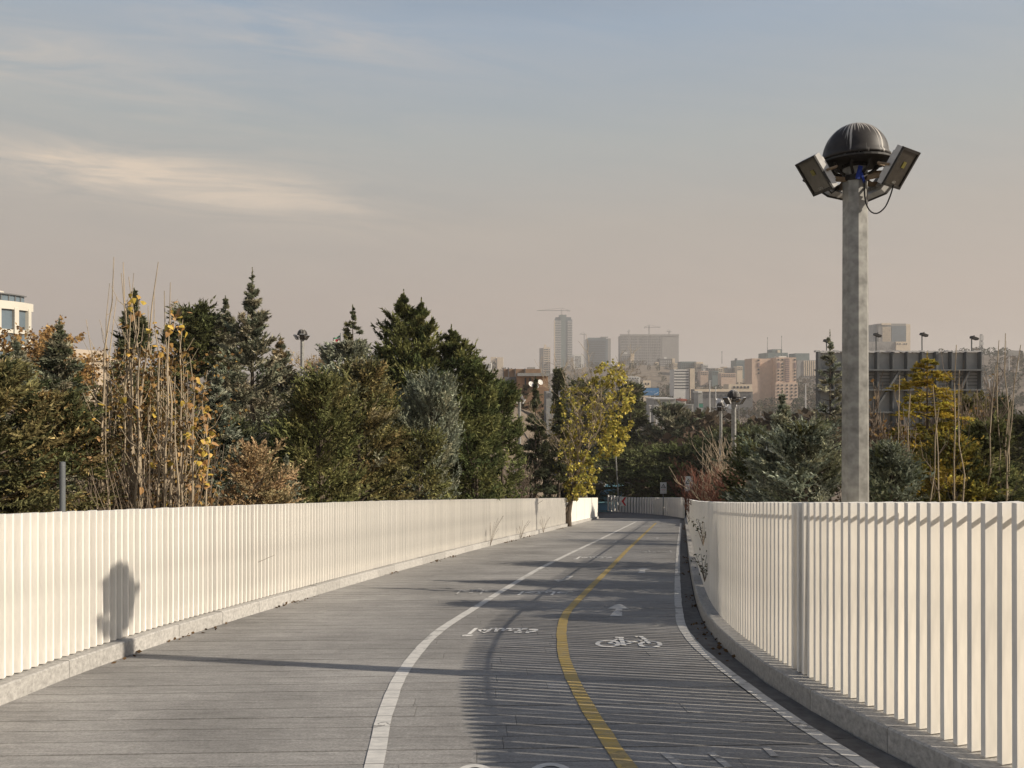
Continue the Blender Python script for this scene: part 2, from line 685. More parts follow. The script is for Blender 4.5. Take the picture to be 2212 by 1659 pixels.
def kerb(name, X, side, y0, y1, step):
    k = empty(name)
    tag(k, None, None, None, 'structure')
    pts = arclen(X, y0, y1, step)
    rr = random.Random(11 + side)
    for (xa, ya, ta), (xb, yb, tb) in zip(pts[:-1], pts[1:]):
        na = Vector((math.sin(ta), -math.cos(ta))) * side       # away from the path
        nb = Vector((math.sin(tb), -math.cos(tb))) * side
        d = Vector((xb - xa, yb - ya)).normalized() * 0.003
        h = KH + rr.uniform(-0.003, 0.003)
        q = MB()
        prof = [(0.0, -0.06), (0.0, h - 0.012), (0.012, h), (KW, h), (KW, -0.3)]
        ra, rb = [], []
        for off, z in prof:
            ra.append((xa + d.x + na.x * off, ya + d.y + na.y * off, deckz(ya) + z))
            rb.append((xb - d.x + nb.x * off, yb - d.y + nb.y * off, deckz(yb) + z))
        for j in range(4):
            q.face([ra[j], rb[j], rb[j + 1], ra[j + 1]])
        q.face(ra)
        q.face(rb[::-1])
        q.build('kerb_stone', M['kerb'], k)
    return k


kerb('kerb_left', XL, -1, -0.8, YE, 0.95)
kerb('kerb_right', XR, 1, -0.8, 52.5, 0.95)

# ------------------------------------------------------------------ fences of upright fins
FH, FT, FD, FP = 1.50, 0.040, 0.072, 0.106       # height over the deck, thickness, depth, pitch
FROT = {-1: R(16), 1: R(4)}           # the fins stand turned a little towards the light
FINZ = FH - KH - 0.012


def fence(label, X, side, y0, y1, off, hf, pitch=FP, npart=300, panels=None):
    f = empty('fin_fence', (X(y0 + 3), y0 + 3, deckz(y0 + 3)))
    tag(f, label, 'fence', 'white fin fences along the ramp')
    inv = Matrix.Translation(-f.location)
    fd = {-1: 0.075, 1: 0.14}[side]
    ft = {-1: FT, 1: 0.031}[side]
    fin_me = MB().box((0, 0, FINZ / 2), (ft, fd, FINZ)).mesh('fin')
    fin_me.materials.append(M['fin'])
    pts = arclen(X, y0, y1, pitch)
    rr = random.Random(3 + side)
    st = MB()
    ry = [p for p in pts if p[1] >= 3.6]
    near = set(id(p) for p in ry[:npart])
    for p in pts:
        x, y, t = p
        n = Vector((math.sin(t), -math.cos(t))) * side
        c = Vector((x + n.x * (off + fd / 2), y + n.y * (off + fd / 2), deckz(y) + KH + 0.012))
        mtx = Matrix.Translation(c) @ Matrix.Rotation(t + FROT[side] + rr.gauss(0, 0.018), 4, 'Z') @ Matrix.Rotation(rr.gauss(0, 0.0025), 4, 'Y') @ Matrix.Diagonal((1, 1, (hf(y) - KH - 0.012) / FINZ + rr.gauss(0, 0.0015), 1))
        if id(p) in near:
            o = bpy.data.objects.new('fin', fin_me)
            COL.objects.link(o)
            o.parent = f
            o.matrix_basis = inv @ mtx
        else:
            i0 = len(st.v)
            mm = inv @ mtx
            for v in fin_me.vertices:
                st.v.append(tuple(mm @ v.co))
            for q in fin_me.polygons:
                st.f.append(tuple(i0 + k for k in q.vertices))
    if st.v:
        o = st.build('fins', M['fin'], f)
        o['kind'] = 'stuff'
    # thin rails on the outer side
    for zt, hh in ((-0.060, 0.015), (-FINZ + 0.09, 0.03))[:1 if side > 0 else 2]:
        q = MB()
        pp = pts[::6] + [pts[-1]]
        prev = None
        for x, y, t in pp:
            n = Vector((math.sin(t), -math.cos(t))) * side
            ring = []
            for a, b_ in ((fd - 0.012, 0), (fd + 0.022, 0), (fd + 0.022, hh), (fd - 0.012, hh)):
                ring.append((x + n.x * (off + a) - f.location.x, y + n.y * (off + a) - f.location.y, deckz(y) + (hf(y) if zt > -.5 else FH) + zt + b_ - f.location.z))
            if prev:
                for k in range(4):
                    q.face([prev[k], ring[k], ring[(k + 1) % 4], prev[(k + 1) % 4]])
            prev = ring
        q.build('rail', M['fin'], f)
    if panels:
        a, b_, n_ = panels
        for i in range(n_):
            ya, yb = a + (b_ - a) * i / n_ + 0.02, a + (b_ - a) * (i + 1) / n_ - 0.02
            xa, xb = X(ya), X(yb)
            t = math.atan2(yb - ya, xb - xa)
            n = Vector((math.sin(t), -math.cos(t))) * side
            q = MB()
            c0 = [(xa + n.x * off, ya + n.y * off), (xb + n.x * off, yb + n.y * off), (xb + n.x * (off + .12), yb + n.y * (off + .12)), (xa + n.x * (off + .12), ya + n.y * (off + .12))]
            lo = [(x - f.location.x, y - f.location.y, deckz(y) + KH + .01 - f.location.z) for x, y in c0]
            hi = [(x, y, z + FINZ) for x, y, z in lo]
            q.face(lo[::-1]).face(hi)
            for k in range(4):
                q.face([lo[k], lo[(k + 1) % 4], hi[(k + 1) % 4], hi[k]])
            q.build('panel', M['fin'], f)
    return f


fence('long white fin fence on the sunlit side, lamp shadow falling on it', XL, -1, -0.7, 41.0, 0.10, lambda y: float(np.interp(y, [5, 8, 16, 40], [1.455, 1.46, 1.50, 1.50])), panels=(41.0, YE, 4))
fence('white fin fence curving past the tall floodlight pole', XR, 1, -0.7, 52.3, 0.14, lambda y: float(np.interp(y, [3, 5, 9, 20, 45], [1.57, 1.555, 1.53, 1.48, 1.44])))

# ------------------------------------------------------------------ painted markings
ZM = 0.0045


def up(p, h=ZM):
    return Vector((p.x, p.y, -GR * p.y + h))


def ribbon(name, pts, w, mt, dash=None):
    P2 = [gnd(*p) for p in pts]
    X = smooth_curve([(p.x, p.y) for p in P2], min(p.y for p in P2), max(p.y for p in P2), win=0.35)
    ya, yb = min(p.y for p in P2), max(p.y for p in P2)
    q = MB()
    n = int((yb - ya) / 0.2)
    prev = None
    for i in range(n + 1):
        y = ya + (yb - ya) * i / n
        t = Vector((X(y + .05) - X(y - .05), .1)).normalized()
        nn = Vector((-t.y, t.x)) * (w / 2) * (1 + rng.uniform(-.05, .05))
        x = X(y) + rng.uniform(-.003, .003)
        cur = (up(Vector((x - nn.x, y - nn.y, 0))), up(Vector((x + nn.x, y + nn.y, 0))))
        if prev:
            q.face([prev[0], prev[1], cur[1], cur[0]])
        prev = cur
    return q.build(name, mt, deck)


ribbon('lane_line', [z6(262, 1640)] + [z6(*p) for p in ((275, 1585), (345, 1250), (430, 1040), (530, 900), (620, 800), (720, 725), (860, 640), (1050, 520), (1250, 400), (1450, 300), (1610, 225), (1850, 108))], 0.115, M['white_line'])
ribbon('centre_line', [z6(1850, 1650)] + [z6(*p) for p in ((1800, 1585), (1690, 1430), (1570, 1240), (1480, 1080), (1420, 940), (1405, 830), (1402, 740), (1425, 660), (1500, 580), (1600, 480), (1700, 380), (1790, 285), (1880, 200), (1970, 115))], 0.115, M['yellow_line'])
ribbon('edge_line', [z7(1390, 1720)] + [z7(*p) for p in ((1280, 1650), (1150, 1575), (900, 1420), (650, 1245), (400, 1060), (230, 915), (150, 800), (135, 650), (132, 500), (138, 330), (148, 240), (152, 190))], 0.105, M['white_line'])


def poly(name, pts, mt=None):
    q = MB()
    q.face([up(gnd(*p)) for p in pts])
    me = q.mesh(name)
    me.materials.append(mt or M['white_line'])
    bm = bmesh.new()
    bm.from_mesh(me)
    bmesh.ops.triangulate(bm, faces=bm.faces[:])
    bmesh.ops.recalc_face_normals(bm, faces=bm.faces[:])
    bm.to_mesh(me)
    bm.free()
    return link(name, me, deck)


def stroke(name, lines, w, mt=None):
    """Painted strokes: polylines given in image points, w metres wide on the deck."""
    q = MB()
    for li, ln in enumerate(lines):
        P2 = [gnd(*p) for p in ln]
        prev = None
        hh = ZM + 0.0008 * li
        for i, p in enumerate(P2):
            t = (P2[min(i + 1, len(P2) - 1)] - P2[max(i - 1, 0)])
            t = Vector((t.x, t.y)).normalized()
            n = Vector((-t.y, t.x)) * (w / 2)
            cur = (up(Vector((p.x - n.x, p.y - n.y, 0)), hh), up(Vector((p.x + n.x, p.y + n.y, 0)), hh))
            if prev:
                q.face([prev[0], prev[1], cur[1], cur[0]])
            prev = cur
    return q.build(name, mt or M['white_line'], deck)


def ell(f, cx, cy, rx, ry, a0=0, a1=360, n=24):
    return [f(cx + rx * math.cos(R(a0 + (a1 - a0) * i / n)), cy + ry * math.sin(R(a0 + (a1 - a0) * i / n))) for i in range(n + 1)]


poly('arrow_marking', [z6b(*p) for p in ((1410, 690), (1480, 655), (1520, 645), (1550, 655), (1607, 692), (1545, 690), (1545, 757), (1430, 757), (1490, 690))])
poly('arrow_marking', [z6b(*p) for p in ((1660, 338), (1722, 321), (1752, 321), (1798, 338), (1752, 338), (1752, 367), (1686, 367), (1708, 338))])
poly('arrow_marking', [z6b(*p) for p in ((930, 427), (1000, 422), (1050, 393), (1106, 393), (1062, 424), (1090, 430), (966, 446))])
poly('arrow_marking', [z6b(*p) for p in ((1835, 50), (1865, 42), (1893, 50), (1872, 51), (1872, 60), (1848, 60), (1853, 51))], M['faint_line'])
poly('arrow_marking', [z6b(*p) for p in ((1448, 88), (1478, 84), (1485, 74), (1505, 74), (1494, 84), (1502, 88), (1465, 94))], M['faint_line'])
# bicycle
bk = [ell(z6b, 1417, 1003, 95, 27), ell(z6b, 1797, 1010, 90, 27),
      [z6b(1425, 1003), z6b(1500, 962), z6b(1640, 993), z6b(1560, 1015), z6b(1425, 1003)],
      [z6b(1560, 1020), z6b(1530, 950)], [z6b(1480, 948), z6b(1560, 952)],
      [z6b(1640, 993), z6b(1745, 970), z6b(1797, 1008)], [z6b(1765, 978), z6b(1710, 940), z6b(1665, 944)]]
stroke('bicycle_marking', bk, 0.05, M['letter'])
# the wheels of the next bicycle, cut by the bottom edge
stroke('bicycle_marking', [ell(z7b, 125, 590, 90, 62), ell(z7b, 515, 590, 105, 68), [z7b(125, 590), z7b(250, 640), z7b(515, 590)]], 0.05)
for a, b_ in (((1100, 465), (1190, 540)), ((1338, 460), (1432, 535)), ((1620, 432), (1668, 480)), ((1900, 478), (1985, 528))):
    stroke('stencil_dash', [[z7b(*a), z7b(*b_)]], 0.05, M['faint_line'])

_fc = bpy.data.curves.new('font_probe', 'FONT')
_fo = bpy.data.objects.new('font_probe', _fc)
COL.objects.link(_fo)


def text_mesh(body, name, bold=0.0):
    _fc.body = body
    _fc.resolution_u = 2
    _fc.offset = bold
    bpy.context.view_layer.update()
    dg = bpy.context.evaluated_depsgraph_get()
    me = bpy.data.meshes.new_from_object(_fo.evaluated_get(dg))
    me.name = name
    co = np.empty(len(me.vertices) * 3)
    me.vertices.foreach_get('co', co)
    co = co.reshape(-1, 3)
    lo, hi = co.min(0), co.max(0)
    co = (co - lo) / np.maximum(hi - lo, 1e-6)
    me.materials.clear()
    return me, co


def text_quad(name, body, corners, mt, parent, bold=0.0):
    """Writing laid into a quad: corners = lower left, lower right, upper left as the writing stands."""
    me, co = text_mesh(body, name, bold)
    o_, r_, u_v = [np.array(c) for c in corners]
    w = o_ + np.outer(co[:, 0], r_ - o_) + np.outer(co[:, 1], u_v - o_)
    me.vertices.foreach_set('co', w.ravel())
    me.update()
    me.materials.append(mt)
    return link(name, me, parent)


SLOW = '\uFEEA\uFE98\uFEB4\uFEEB\uFE81'
CARE = '\uFEC1\uFE8E\uFBFF\uFE98\uFEA3\uFE8D'


def road_text(body, f, x0, x1, ytop, ybot, mt, skew=0, turned=True):
    """turned: written for riders who come towards us, so it stands on its head."""
    if turned:
        c = [f(x1 + skew, ytop), f(x0 + skew, ytop), f(x1, ybot)]
    else:
        c = [f(x0, ybot), f(x1, ybot), f(x0 + skew, ytop)]
    return text_quad('lettering', body, [up(gnd(*p)) for p in c], mt, deck, 0.03)


road_text(SLOW, z6b, 130, 745, 862, 936, M['letter'], skew=60)
road_text(CARE, z6b, 615, 1075, 524, 565, M['letter'], skew=40)
road_text(SLOW, z6b, 1115, 1435, 218, 242, M['letter'], skew=30)
road_text(CARE, z6b, 1680, 2000, 163, 186, M['faint_line'], turned=False)
road_text(CARE, z6b, 60, 385, 505, 560, M['faint_line'], skew=40)
stroke('stencil_dash', [[z6b(100, 940), z6b(150, 938)]], 0.03, M['faint_line'])
# ------------------------------------------------------------------ terrain height
def sst(a, b_, v):
    t = min(1.0, max(0.0, (v - a) / (b_ - a)))
    return t * t * (3 - 2 * t)


def lerp(a, b_, t):
    return a + (b_ - a) * t


FARY = [60, 110, 200, 400, 600, 1000, 1500, 2500, 4200]
FARZ = [-8, -14, -21, -21, -14, -7, 0, 14, 22]
HILLS = [(195, 1080, 120, 150, 29), (95, 1120, 90, 150, 14), (420, 690, 110, 170, 34), (560, 900, 200, 200, 30), (-35, 900, 55, 110, 30), (-300, 1500, 400, 300, 22), (300, 1900, 500, 300, 20),
         (900, 2000, 500, 300, 30), (-900, 2000, 500, 400, 26)]


def terr(x, y):
    yc = min(max(y, 2.2), 66.0)
    xl = XL(min(yc, YE)) - 0.4
    xr = XR(min(yc, 54.0)) + 0.5 if yc < 54 else XR(54.0) + 0.5 + (yc - 54) * 0.4
    dk = deckz(min(y, 75)) - (0.5 if y < 60 else 0.06)
    z = dk
    if x < xl:
        zl = 0.0 - 0.012 * max(y, 0) if y < 80 else -1.0
        edge = dk + 0.35
        z = lerp(edge, max(zl, edge), sst(0.2, 8.0, xl - x))
    elif x > xr:
        zr = -1.2 - 0.06 * y
        edge = dk + 0.2
        z = lerp(edge, max(zr, edge), sst(0.2, 3.5, x - xr))
        z = lerp(z, -22.0, sst(9.0, 60.0, x - xr))
    if y > 62:
        zf = float(np.interp(y, FARY, FARZ))
        k = x / y
        if k < 0.075:
            zf = lerp(zf, float(np.interp(y, [60, 150, 400, 900], [-4, -5, -8, zf])), sst(0.075, 0.02, k) if False else (1 - sst(0.03, 0.075, k)))
        z = lerp(z, zf, sst(78, 170, y))
    for hx, hy, sx, sy, hz in HILLS:
        q = ((x - hx) / sx) ** 2 + ((y - hy) / sy) ** 2
        if q < 9:
            z += hz * math.exp(-q)
    if y > 120:
        z += 1.2 * math.sin(x * 0.021 + y * 0.013) + 0.8 * math.sin(x * 0.05 - y * 0.031)
    return z


def grid_axis(lo, hi, first, growth, centre=0.0):
    a, s, p = [centre], first, centre
    while p < hi:
        p += s
        s *= growth
        a.append(p)
    p, s = centre, first
    while p > lo:
        p -= s
        s *= growth
        a.insert(0, p)
    return a


gx = grid_axis(-2600, 2600, 1.0, 1.05)
gy = [-30, -20, -12, -6, -3, 0] + grid_axis(0, 4200, 1.0, 1.03)[1:]
gy = sorted(set(round(v, 3) for v in gy if v <= 4300))
V = [(x, y, terr(x, y)) for y in gy for x in gx]
nx = len(gx)
FQ = [(j * nx + i, j * nx + i + 1, (j + 1) * nx + i + 1, (j + 1) * nx + i) for j in range(len(gy) - 1) for i in range(nx - 1)]
me = bpy.data.meshes.new('ground')
me.from_pydata(V, [], FQ)
me.polygons.foreach_set('use_smooth', [True] * len(FQ))
me.materials.append(M['earth'])
ground = link('ground', me)
tag(ground, kind='structure')

def catmull(p, n=6):
    p = [Vector(v) for v in p]
    out = []
    for i in range(len(p) - 1):
        a, b_, c, d = p[max(i - 1, 0)], p[i], p[i + 1], p[min(i + 2, len(p) - 1)]
        for k in range(n):
            t = k / n
            out.append(0.5 * ((2 * b_) + (c - a) * t + (2 * a - 5 * b_ + 4 * c - d) * t * t + (3 * b_ - a - 3 * c + d) * t ** 3))
    return out + [p[-1]]


# ------------------------------------------------------------------ floodlight poles
POLE_H = 4.52


def flood(parent, a, tau, dist, z, full=True):
    """One floodlight: a = outward horizontal direction, tau = how far it leans out at the top."""
    a = Vector((a[0], a[1], 0)).normalized()
    n = a * math.cos(tau) - Vector((0, 0, 1)) * math.sin(tau)
    u = a * math.sin(tau) + Vector((0, 0, 1)) * math.cos(tau)
    s = u.cross(n)
    c = a * dist + Vector((0, 0, z))
    Mx = Matrix((s, u, n)).transposed()
    w, h, t = 0.26, 0.31, 0.05
    q = MB()
    # bevelled housing
    def fr(x, y, zz):
        return tuple(c + Mx @ Vector((x, y, zz)))
    q.box(c, (w, h, t), Mx)
    body = q.build('housing', M['alu'], parent)
    q = MB()
    for k in range(7):
        q.box(c + Mx @ Vector((-w / 2 + 0.03 + k * 0.035, 0, -t / 2 - 0.012)), (0.006, h * 0.7, 0.024), Mx)
    q.build('heat_sink', M['alu'], body)
    q = MB()
    for sx, sy, ww, hh in ((0, h / 2 - .008, w + .014, .022), (0, -h / 2 + .008, w + .014, .022), (w / 2 - .004, 0, .02, h), (-w / 2 + .004, 0, .02, h)):
        q.box(c + Mx @ Vector((sx, sy, t / 2 + .006)), (ww, hh, .016), Mx)
    q.build('bezel', M['black'], body)
    q = MB()
    q.box(c + Mx @ Vector((0, 0, t / 2 + .002)), (w - .024, h - .024, .006), Mx)
    q.build('glass', M['glass'], body)
    if full:
        q = MB()
        q.box(c + Mx @ Vector((.01, .03, t / 2 + .0075)), (.045, .05, .003), Mx)
        q.build('led_chip', M['chip'], body)
        co = [fr(-.022, -h / 2 + .032, t / 2 + .0095), fr(.026, -h / 2 + .032, t / 2 + .0095), fr(-.022, -h / 2 + .050, t / 2 + .0095)]
        text_quad('lettering', 'LED', [tuple(v) for v in co], M['print'], body)
    # stirrup and arm
    q = MB()
    for sg in (-1, 1):
        q.tube([c + Mx @ Vector((sg * (w / 2 + .012), 0, 0)), c + Mx @ Vector((sg * (w / 2 + .012), -.02, -.09)), c + Mx @ Vector((sg * .05, -.03, -.13))], .011, 5)
    q.tube([c + Mx @ Vector((0.06, -.03, -.13)), c + Mx @ Vector((-0.06, -.03, -.13))], .013, 5)
    q.box((a * (dist * .5) + Vector((0, 0, z - .03))), (dist * .9, .035, .035), Matrix.Rotation(math.atan2(a.y, a.x), 3, 'Z'))
    q.build('arm', M['rusty'], parent)
    return body


def dome_material():
    m = mat('dome_black_enamel', (0.036, 0.031, 0.027), 0.55, 0.4, 9, spec=0.35)
    N, L = m.node_tree.nodes, m.node_tree.links
    b_ = N['Principled BSDF']
    old = b_.inputs['Base Color'].links[0].from_socket
    t = N.new('ShaderNodeTexCoord')
    sp = N.new('ShaderNodeSeparateXYZ')
    L.new(t.outputs['Object'], sp.inputs[0])

    def mth(op, *v):
        n = N.new('ShaderNodeMath')
        n.operation = op
        for i, x in enumerate(v):
            if isinstance(x, (int, float)):
                n.inputs[i].default_value = x
            else:
                L.new(x, n.inputs[i])
        return n.outputs[0]
    ang = mth('ARCTAN2', sp.outputs[1], sp.outputs[0])
    cb = N.new('ShaderNodeCombineXYZ')
    L.new(mth('MULTIPLY', ang, 7.0), cb.inputs[0])
    L.new(mth('MULTIPLY', sp.outputs[2], 1.2), cb.inputs[1])
    nz_ = N.new('ShaderNodeTexNoise')
    nz_.inputs['Scale'].default_value = 1.9
    nz_.inputs['Detail'].default_value = 4
    L.new(cb.outputs[0], nz_.inputs['Vector'])
    # droppings run down from the crown: denser near the top
    h = mth('DIVIDE', mth('SUBTRACT', sp.outputs[2], POLE_H + 0.02), 0.3)
    th = mth('SUBTRACT', 0.60, mth('MULTIPLY', mth('POWER', mth('MAXIMUM', h, 0.0), 3.0), 0.20))
    f = N.new('ShaderNodeMapRange')
    L.new(mth('SUBTRACT', nz_.outputs[0], th), f.inputs[0])
    f.inputs[1].default_value, f.inputs[2].default_value = 0.0, 0.05
    mx = N.new('ShaderNodeMixRGB')
    L.new(f.outputs[0], mx.inputs[0])
    L.new(old, mx.inputs[1])
    mx.inputs[2].default_value = (0.50, 0.47, 0.42, 1)
    L.new(mx.outputs[0], b_.inputs['Base Color'])
    return m


M['dome'] = dome_material()


def lamp_post(label, loc, full, rz=0.0, only=None, group='floodlight poles with black domes'):
    L_ = empty('floodlight_pole', loc, rz)
    tag(L_, label, 'lamp post', group)
    q = MB()
    # eight-sided tapered pole: one edge set so that a flat face looks a little left of the camera
    fa = math.atan2(-0.85, -0.53)
    for r0, z0, r1, z1 in ((0.1185, -0.9, 0.101, POLE_H - 0.06),):
        lo = [(r0 * math.cos(fa + math.pi / 8 + k * math.pi / 4), r0 * math.sin(fa + math.pi / 8 + k * math.pi / 4), z0) for k in range(8)]
        hi = [(r1 * math.cos(fa + math.pi / 8 + k * math.pi / 4), r1 * math.sin(fa + math.pi / 8 + k * math.pi / 4), z1) for k in range(8)]
        for k in range(8):
            q.face([lo[k], lo[(k + 1) % 8], hi[(k + 1) % 8], hi[k]])
        q.face(hi)
    pole = q.build('pole', M['galv'], L_)
    q = MB()
    q.box((0, 0, -0.4), (0.4, 0.4, 0.03))
    q.build('base_plate', M['galv'], pole)
    q = MB()
    r = 0.262
    prof = [(r * math.cos(R(4 + 86 * i / 12)), POLE_H + 0.03 + 0.285 * math.sin(R(4 + 86 * i / 12))) for i in range(13)]
    prof = [(r - 0.03, POLE_H + 0.02), (r + 0.014, POLE_H + 0.005), (r + 0.016, POLE_H + 0.03)] + prof
    q.lathe(prof, 32)
    dome = q.build('dome', M['dome'], L_, smooth=True)
    q = MB()
    q.lathe([(r - .02, POLE_H + .004), (r + .03, POLE_H - .004), (r + .03, POLE_H - .02), (.1, POLE_H - .03)], 32)
    q.build('brim', M['black'], dome)
    q = MB()
    q.lathe([(0.085, POLE_H - .02), (0.085, POLE_H - .12), (0.11, POLE_H - .13), (0.11, POLE_H - .17), (0.085, POLE_H - .18)], 16)
    for k in range(8):
        w = k * math.pi / 4 + 0.2
        q.tube([(0.2 * math.cos(w), 0.2 * math.sin(w), POLE_H - .01), (0.17 * math.cos(w), 0.17 * math.sin(w), POLE_H - .085), (0.1 * math.cos(w), 0.1 * math.sin(w), POLE_H - .12)], .012, 5)
    q.build('collar', M['black'], L_)
    dirs = ((-0.98, -0.20, 34), (0.60, -0.80, 33), (0.97, 0.10, 40), (-0.55, 0.83, 52))
    for i, (ax, ay, tau) in enumerate(dirs):
        if only and i not in only:
            continue
        flood(L_, (ax, ay), R(tau), 0.36 if i < 2 else 0.27, POLE_H - 0.13 if i < 2 else POLE_H - 0.16, full and i < 2)
    if full:
        q = MB()
        q.tube(catmull([(0.02, -.12, POLE_H - .2), (0.025, -.13, POLE_H - .36), (0.06, -.14, POLE_H - .45), (0.11, -.16, POLE_H - .475), (0.16, -.19, POLE_H - .43), (0.19, -.22, POLE_H - .34), (0.20, -.25, POLE_H - .26)]), .006, 5)
        q.tube([(-.1, .1, POLE_H - .2), (-.2, .0, POLE_H - .27), (-.28, -.05, POLE_H - .22)], .006, 5)
        q.build('cable', M['wire'], L_)
        q = MB()
        q.box((-0.02, -.115, POLE_H - .125), (.035, .012, .11), Matrix.Rotation(.25, 3, 'Y'))
        q.box((0.01, -.118, POLE_H - .17), (.018, .01, .09), Matrix.Rotation(-.3, 3, 'Y'))
        q.build('tape_tail', M['blue'], L_)
    return L_


LS = 6.22 / 6.5
LP = at(1847.5, 829.5, 6.22)
lp_z = at(0, 268, 6.22).z - (POLE_H + 0.315) * LS
lamp_post('tall galvanised floodlight pole rising right behind the near fence', (LP.x, LP.y, lp_z), True).scale = (LS, LS, LS)
for px, py, d, lab, rz, only in (
        (1585, 842, 31.0, 'floodlight pole left of the near one, beside bare shrubs', 0.3, None),
        (1557, 868, 50.0, 'smaller floodlight pole just left of another, farther off', 0.9, None),
        (653, 711, 42.0, 'floodlight pole standing among the grey conifers', -0.4, None),
        (1749, 912, 120.0, 'tiny floodlight pole far off over the brown thicket', 0.1, (0, 1)),
        (1722, 920, 150.0, 'tiniest floodlight pole far off over the brown thicket', 0.5, (0, 1)),
        (1122, 851, 46.0, 'floodlight pole half hidden in dark cypresses', 0.5, (0, 2))):
    if px in (1749, 1722):
        px = {1749: 1613, 1722: 1600}[px]
    p = at(px, py, d)
    lamp_post(lab, (p.x, p.y, p.z - POLE_H - 0.3), False, rz, only)
# ------------------------------------------------------------------ foliage
def blades(name, P, D, Ln, Wd, C, mt, parent, quad=False, smooth=False):
    """Many small leaf faces in one mesh: P bases, D directions, Ln lengths, Wd widths, C colours."""
    n = len(P)
    rg = np.random.default_rng(n)
    rv = rg.normal(size=(n, 3))
    S = np.cross(D, rv)
    S /= np.linalg.norm(S, axis=1, keepdims=True) + 1e-9
    T = P + D * Ln[:, None]
    if quad:
        Mi = P + D * (Ln * 0.45)[:, None]
        k = 4
        V = np.stack([P, Mi - S * (Wd / 2)[:, None], T, Mi + S * (Wd / 2)[:, None]], 1)
    else:
        k = 3
        V = np.stack([P - S * (Wd / 2)[:, None], P + S * (Wd / 2)[:, None], T], 1)
    V = V.reshape(-1, 3)
    me = bpy.data.meshes.new(name)
    me.vertices.add(n * k)
    me.vertices.foreach_set('co', V.astype(np.float32).ravel())
    me.loops.add(n * k)
    me.loops.foreach_set('vertex_index', np.arange(n * k, dtype=np.int32))
    me.polygons.add(n)
    me.polygons.foreach_set('loop_start', np.arange(0, n * k, k, dtype=np.int32))
    me.update(calc_edges=True)
    ca = me.attributes.new('Col', 'FLOAT_COLOR', 'POINT')
    c4 = np.concatenate([np.repeat(C, k, 0), np.ones((n * k, 1))], 1).astype(np.float32)
    ca.data.foreach_set('color', c4.ravel())
    me.materials.append(mt)
    return link(name, me, parent)


def unitv(a):
    return a / (np.linalg.norm(a, axis=-1, keepdims=True) + 1e-9)


PROFILES = {
    'cone': lambda t: (1 - t) ** 1.0,
    'broad': lambda t: np.minimum(1, (1 - t) * 1.75) ** 0.95 * np.where(t < .2, .75 + t * 1.25, 1.0),
    'spire': lambda t: np.minimum((1 - t) * 1.1, 0.25 + 0.75 * (1 - t) ** 1.6),
    'egg': lambda t: np.sqrt(np.clip(1 - ((t - 0.38) / 0.62) ** 2, 0, 1)),
    'round': lambda t: np.sqrt(np.clip(1 - ((t - 0.5) / 0.5) ** 2, 0.0, 1)),
    'column': lambda t: np.clip(np.minimum(0.7 + t * 1.2, (1.02 - t) * 3.2), 0.03, 1),
    'layer': lambda t: (1 - t) ** 0.62 * 0.97 + 0.03,
}


_yy = np.arange(2.2, 60, 0.25)
_xl = np.array([XL(min(v, YE)) for v in _yy])
_xr = np.array([XR(min(v, 54.0)) for v in _yy])


def inside(W):
    """Which points stay clear of the ramp and its fences (a little may hang over a fence top)."""
    y = W[:, 1]
    xl, xr = np.interp(y, _yy, _xl), np.interp(y, _yy, _xr)
    top = -GR * y + FH + 0.02
    on = (y < YE + 1) & (W[:, 0] > xl - 0.34) & (W[:, 0] < xr + 0.40)
    hang = (W[:, 2] > top) & ((W[:, 0] < xl - 0.05) | (W[:, 0] > xr + 0.2))
    return ~on | hang


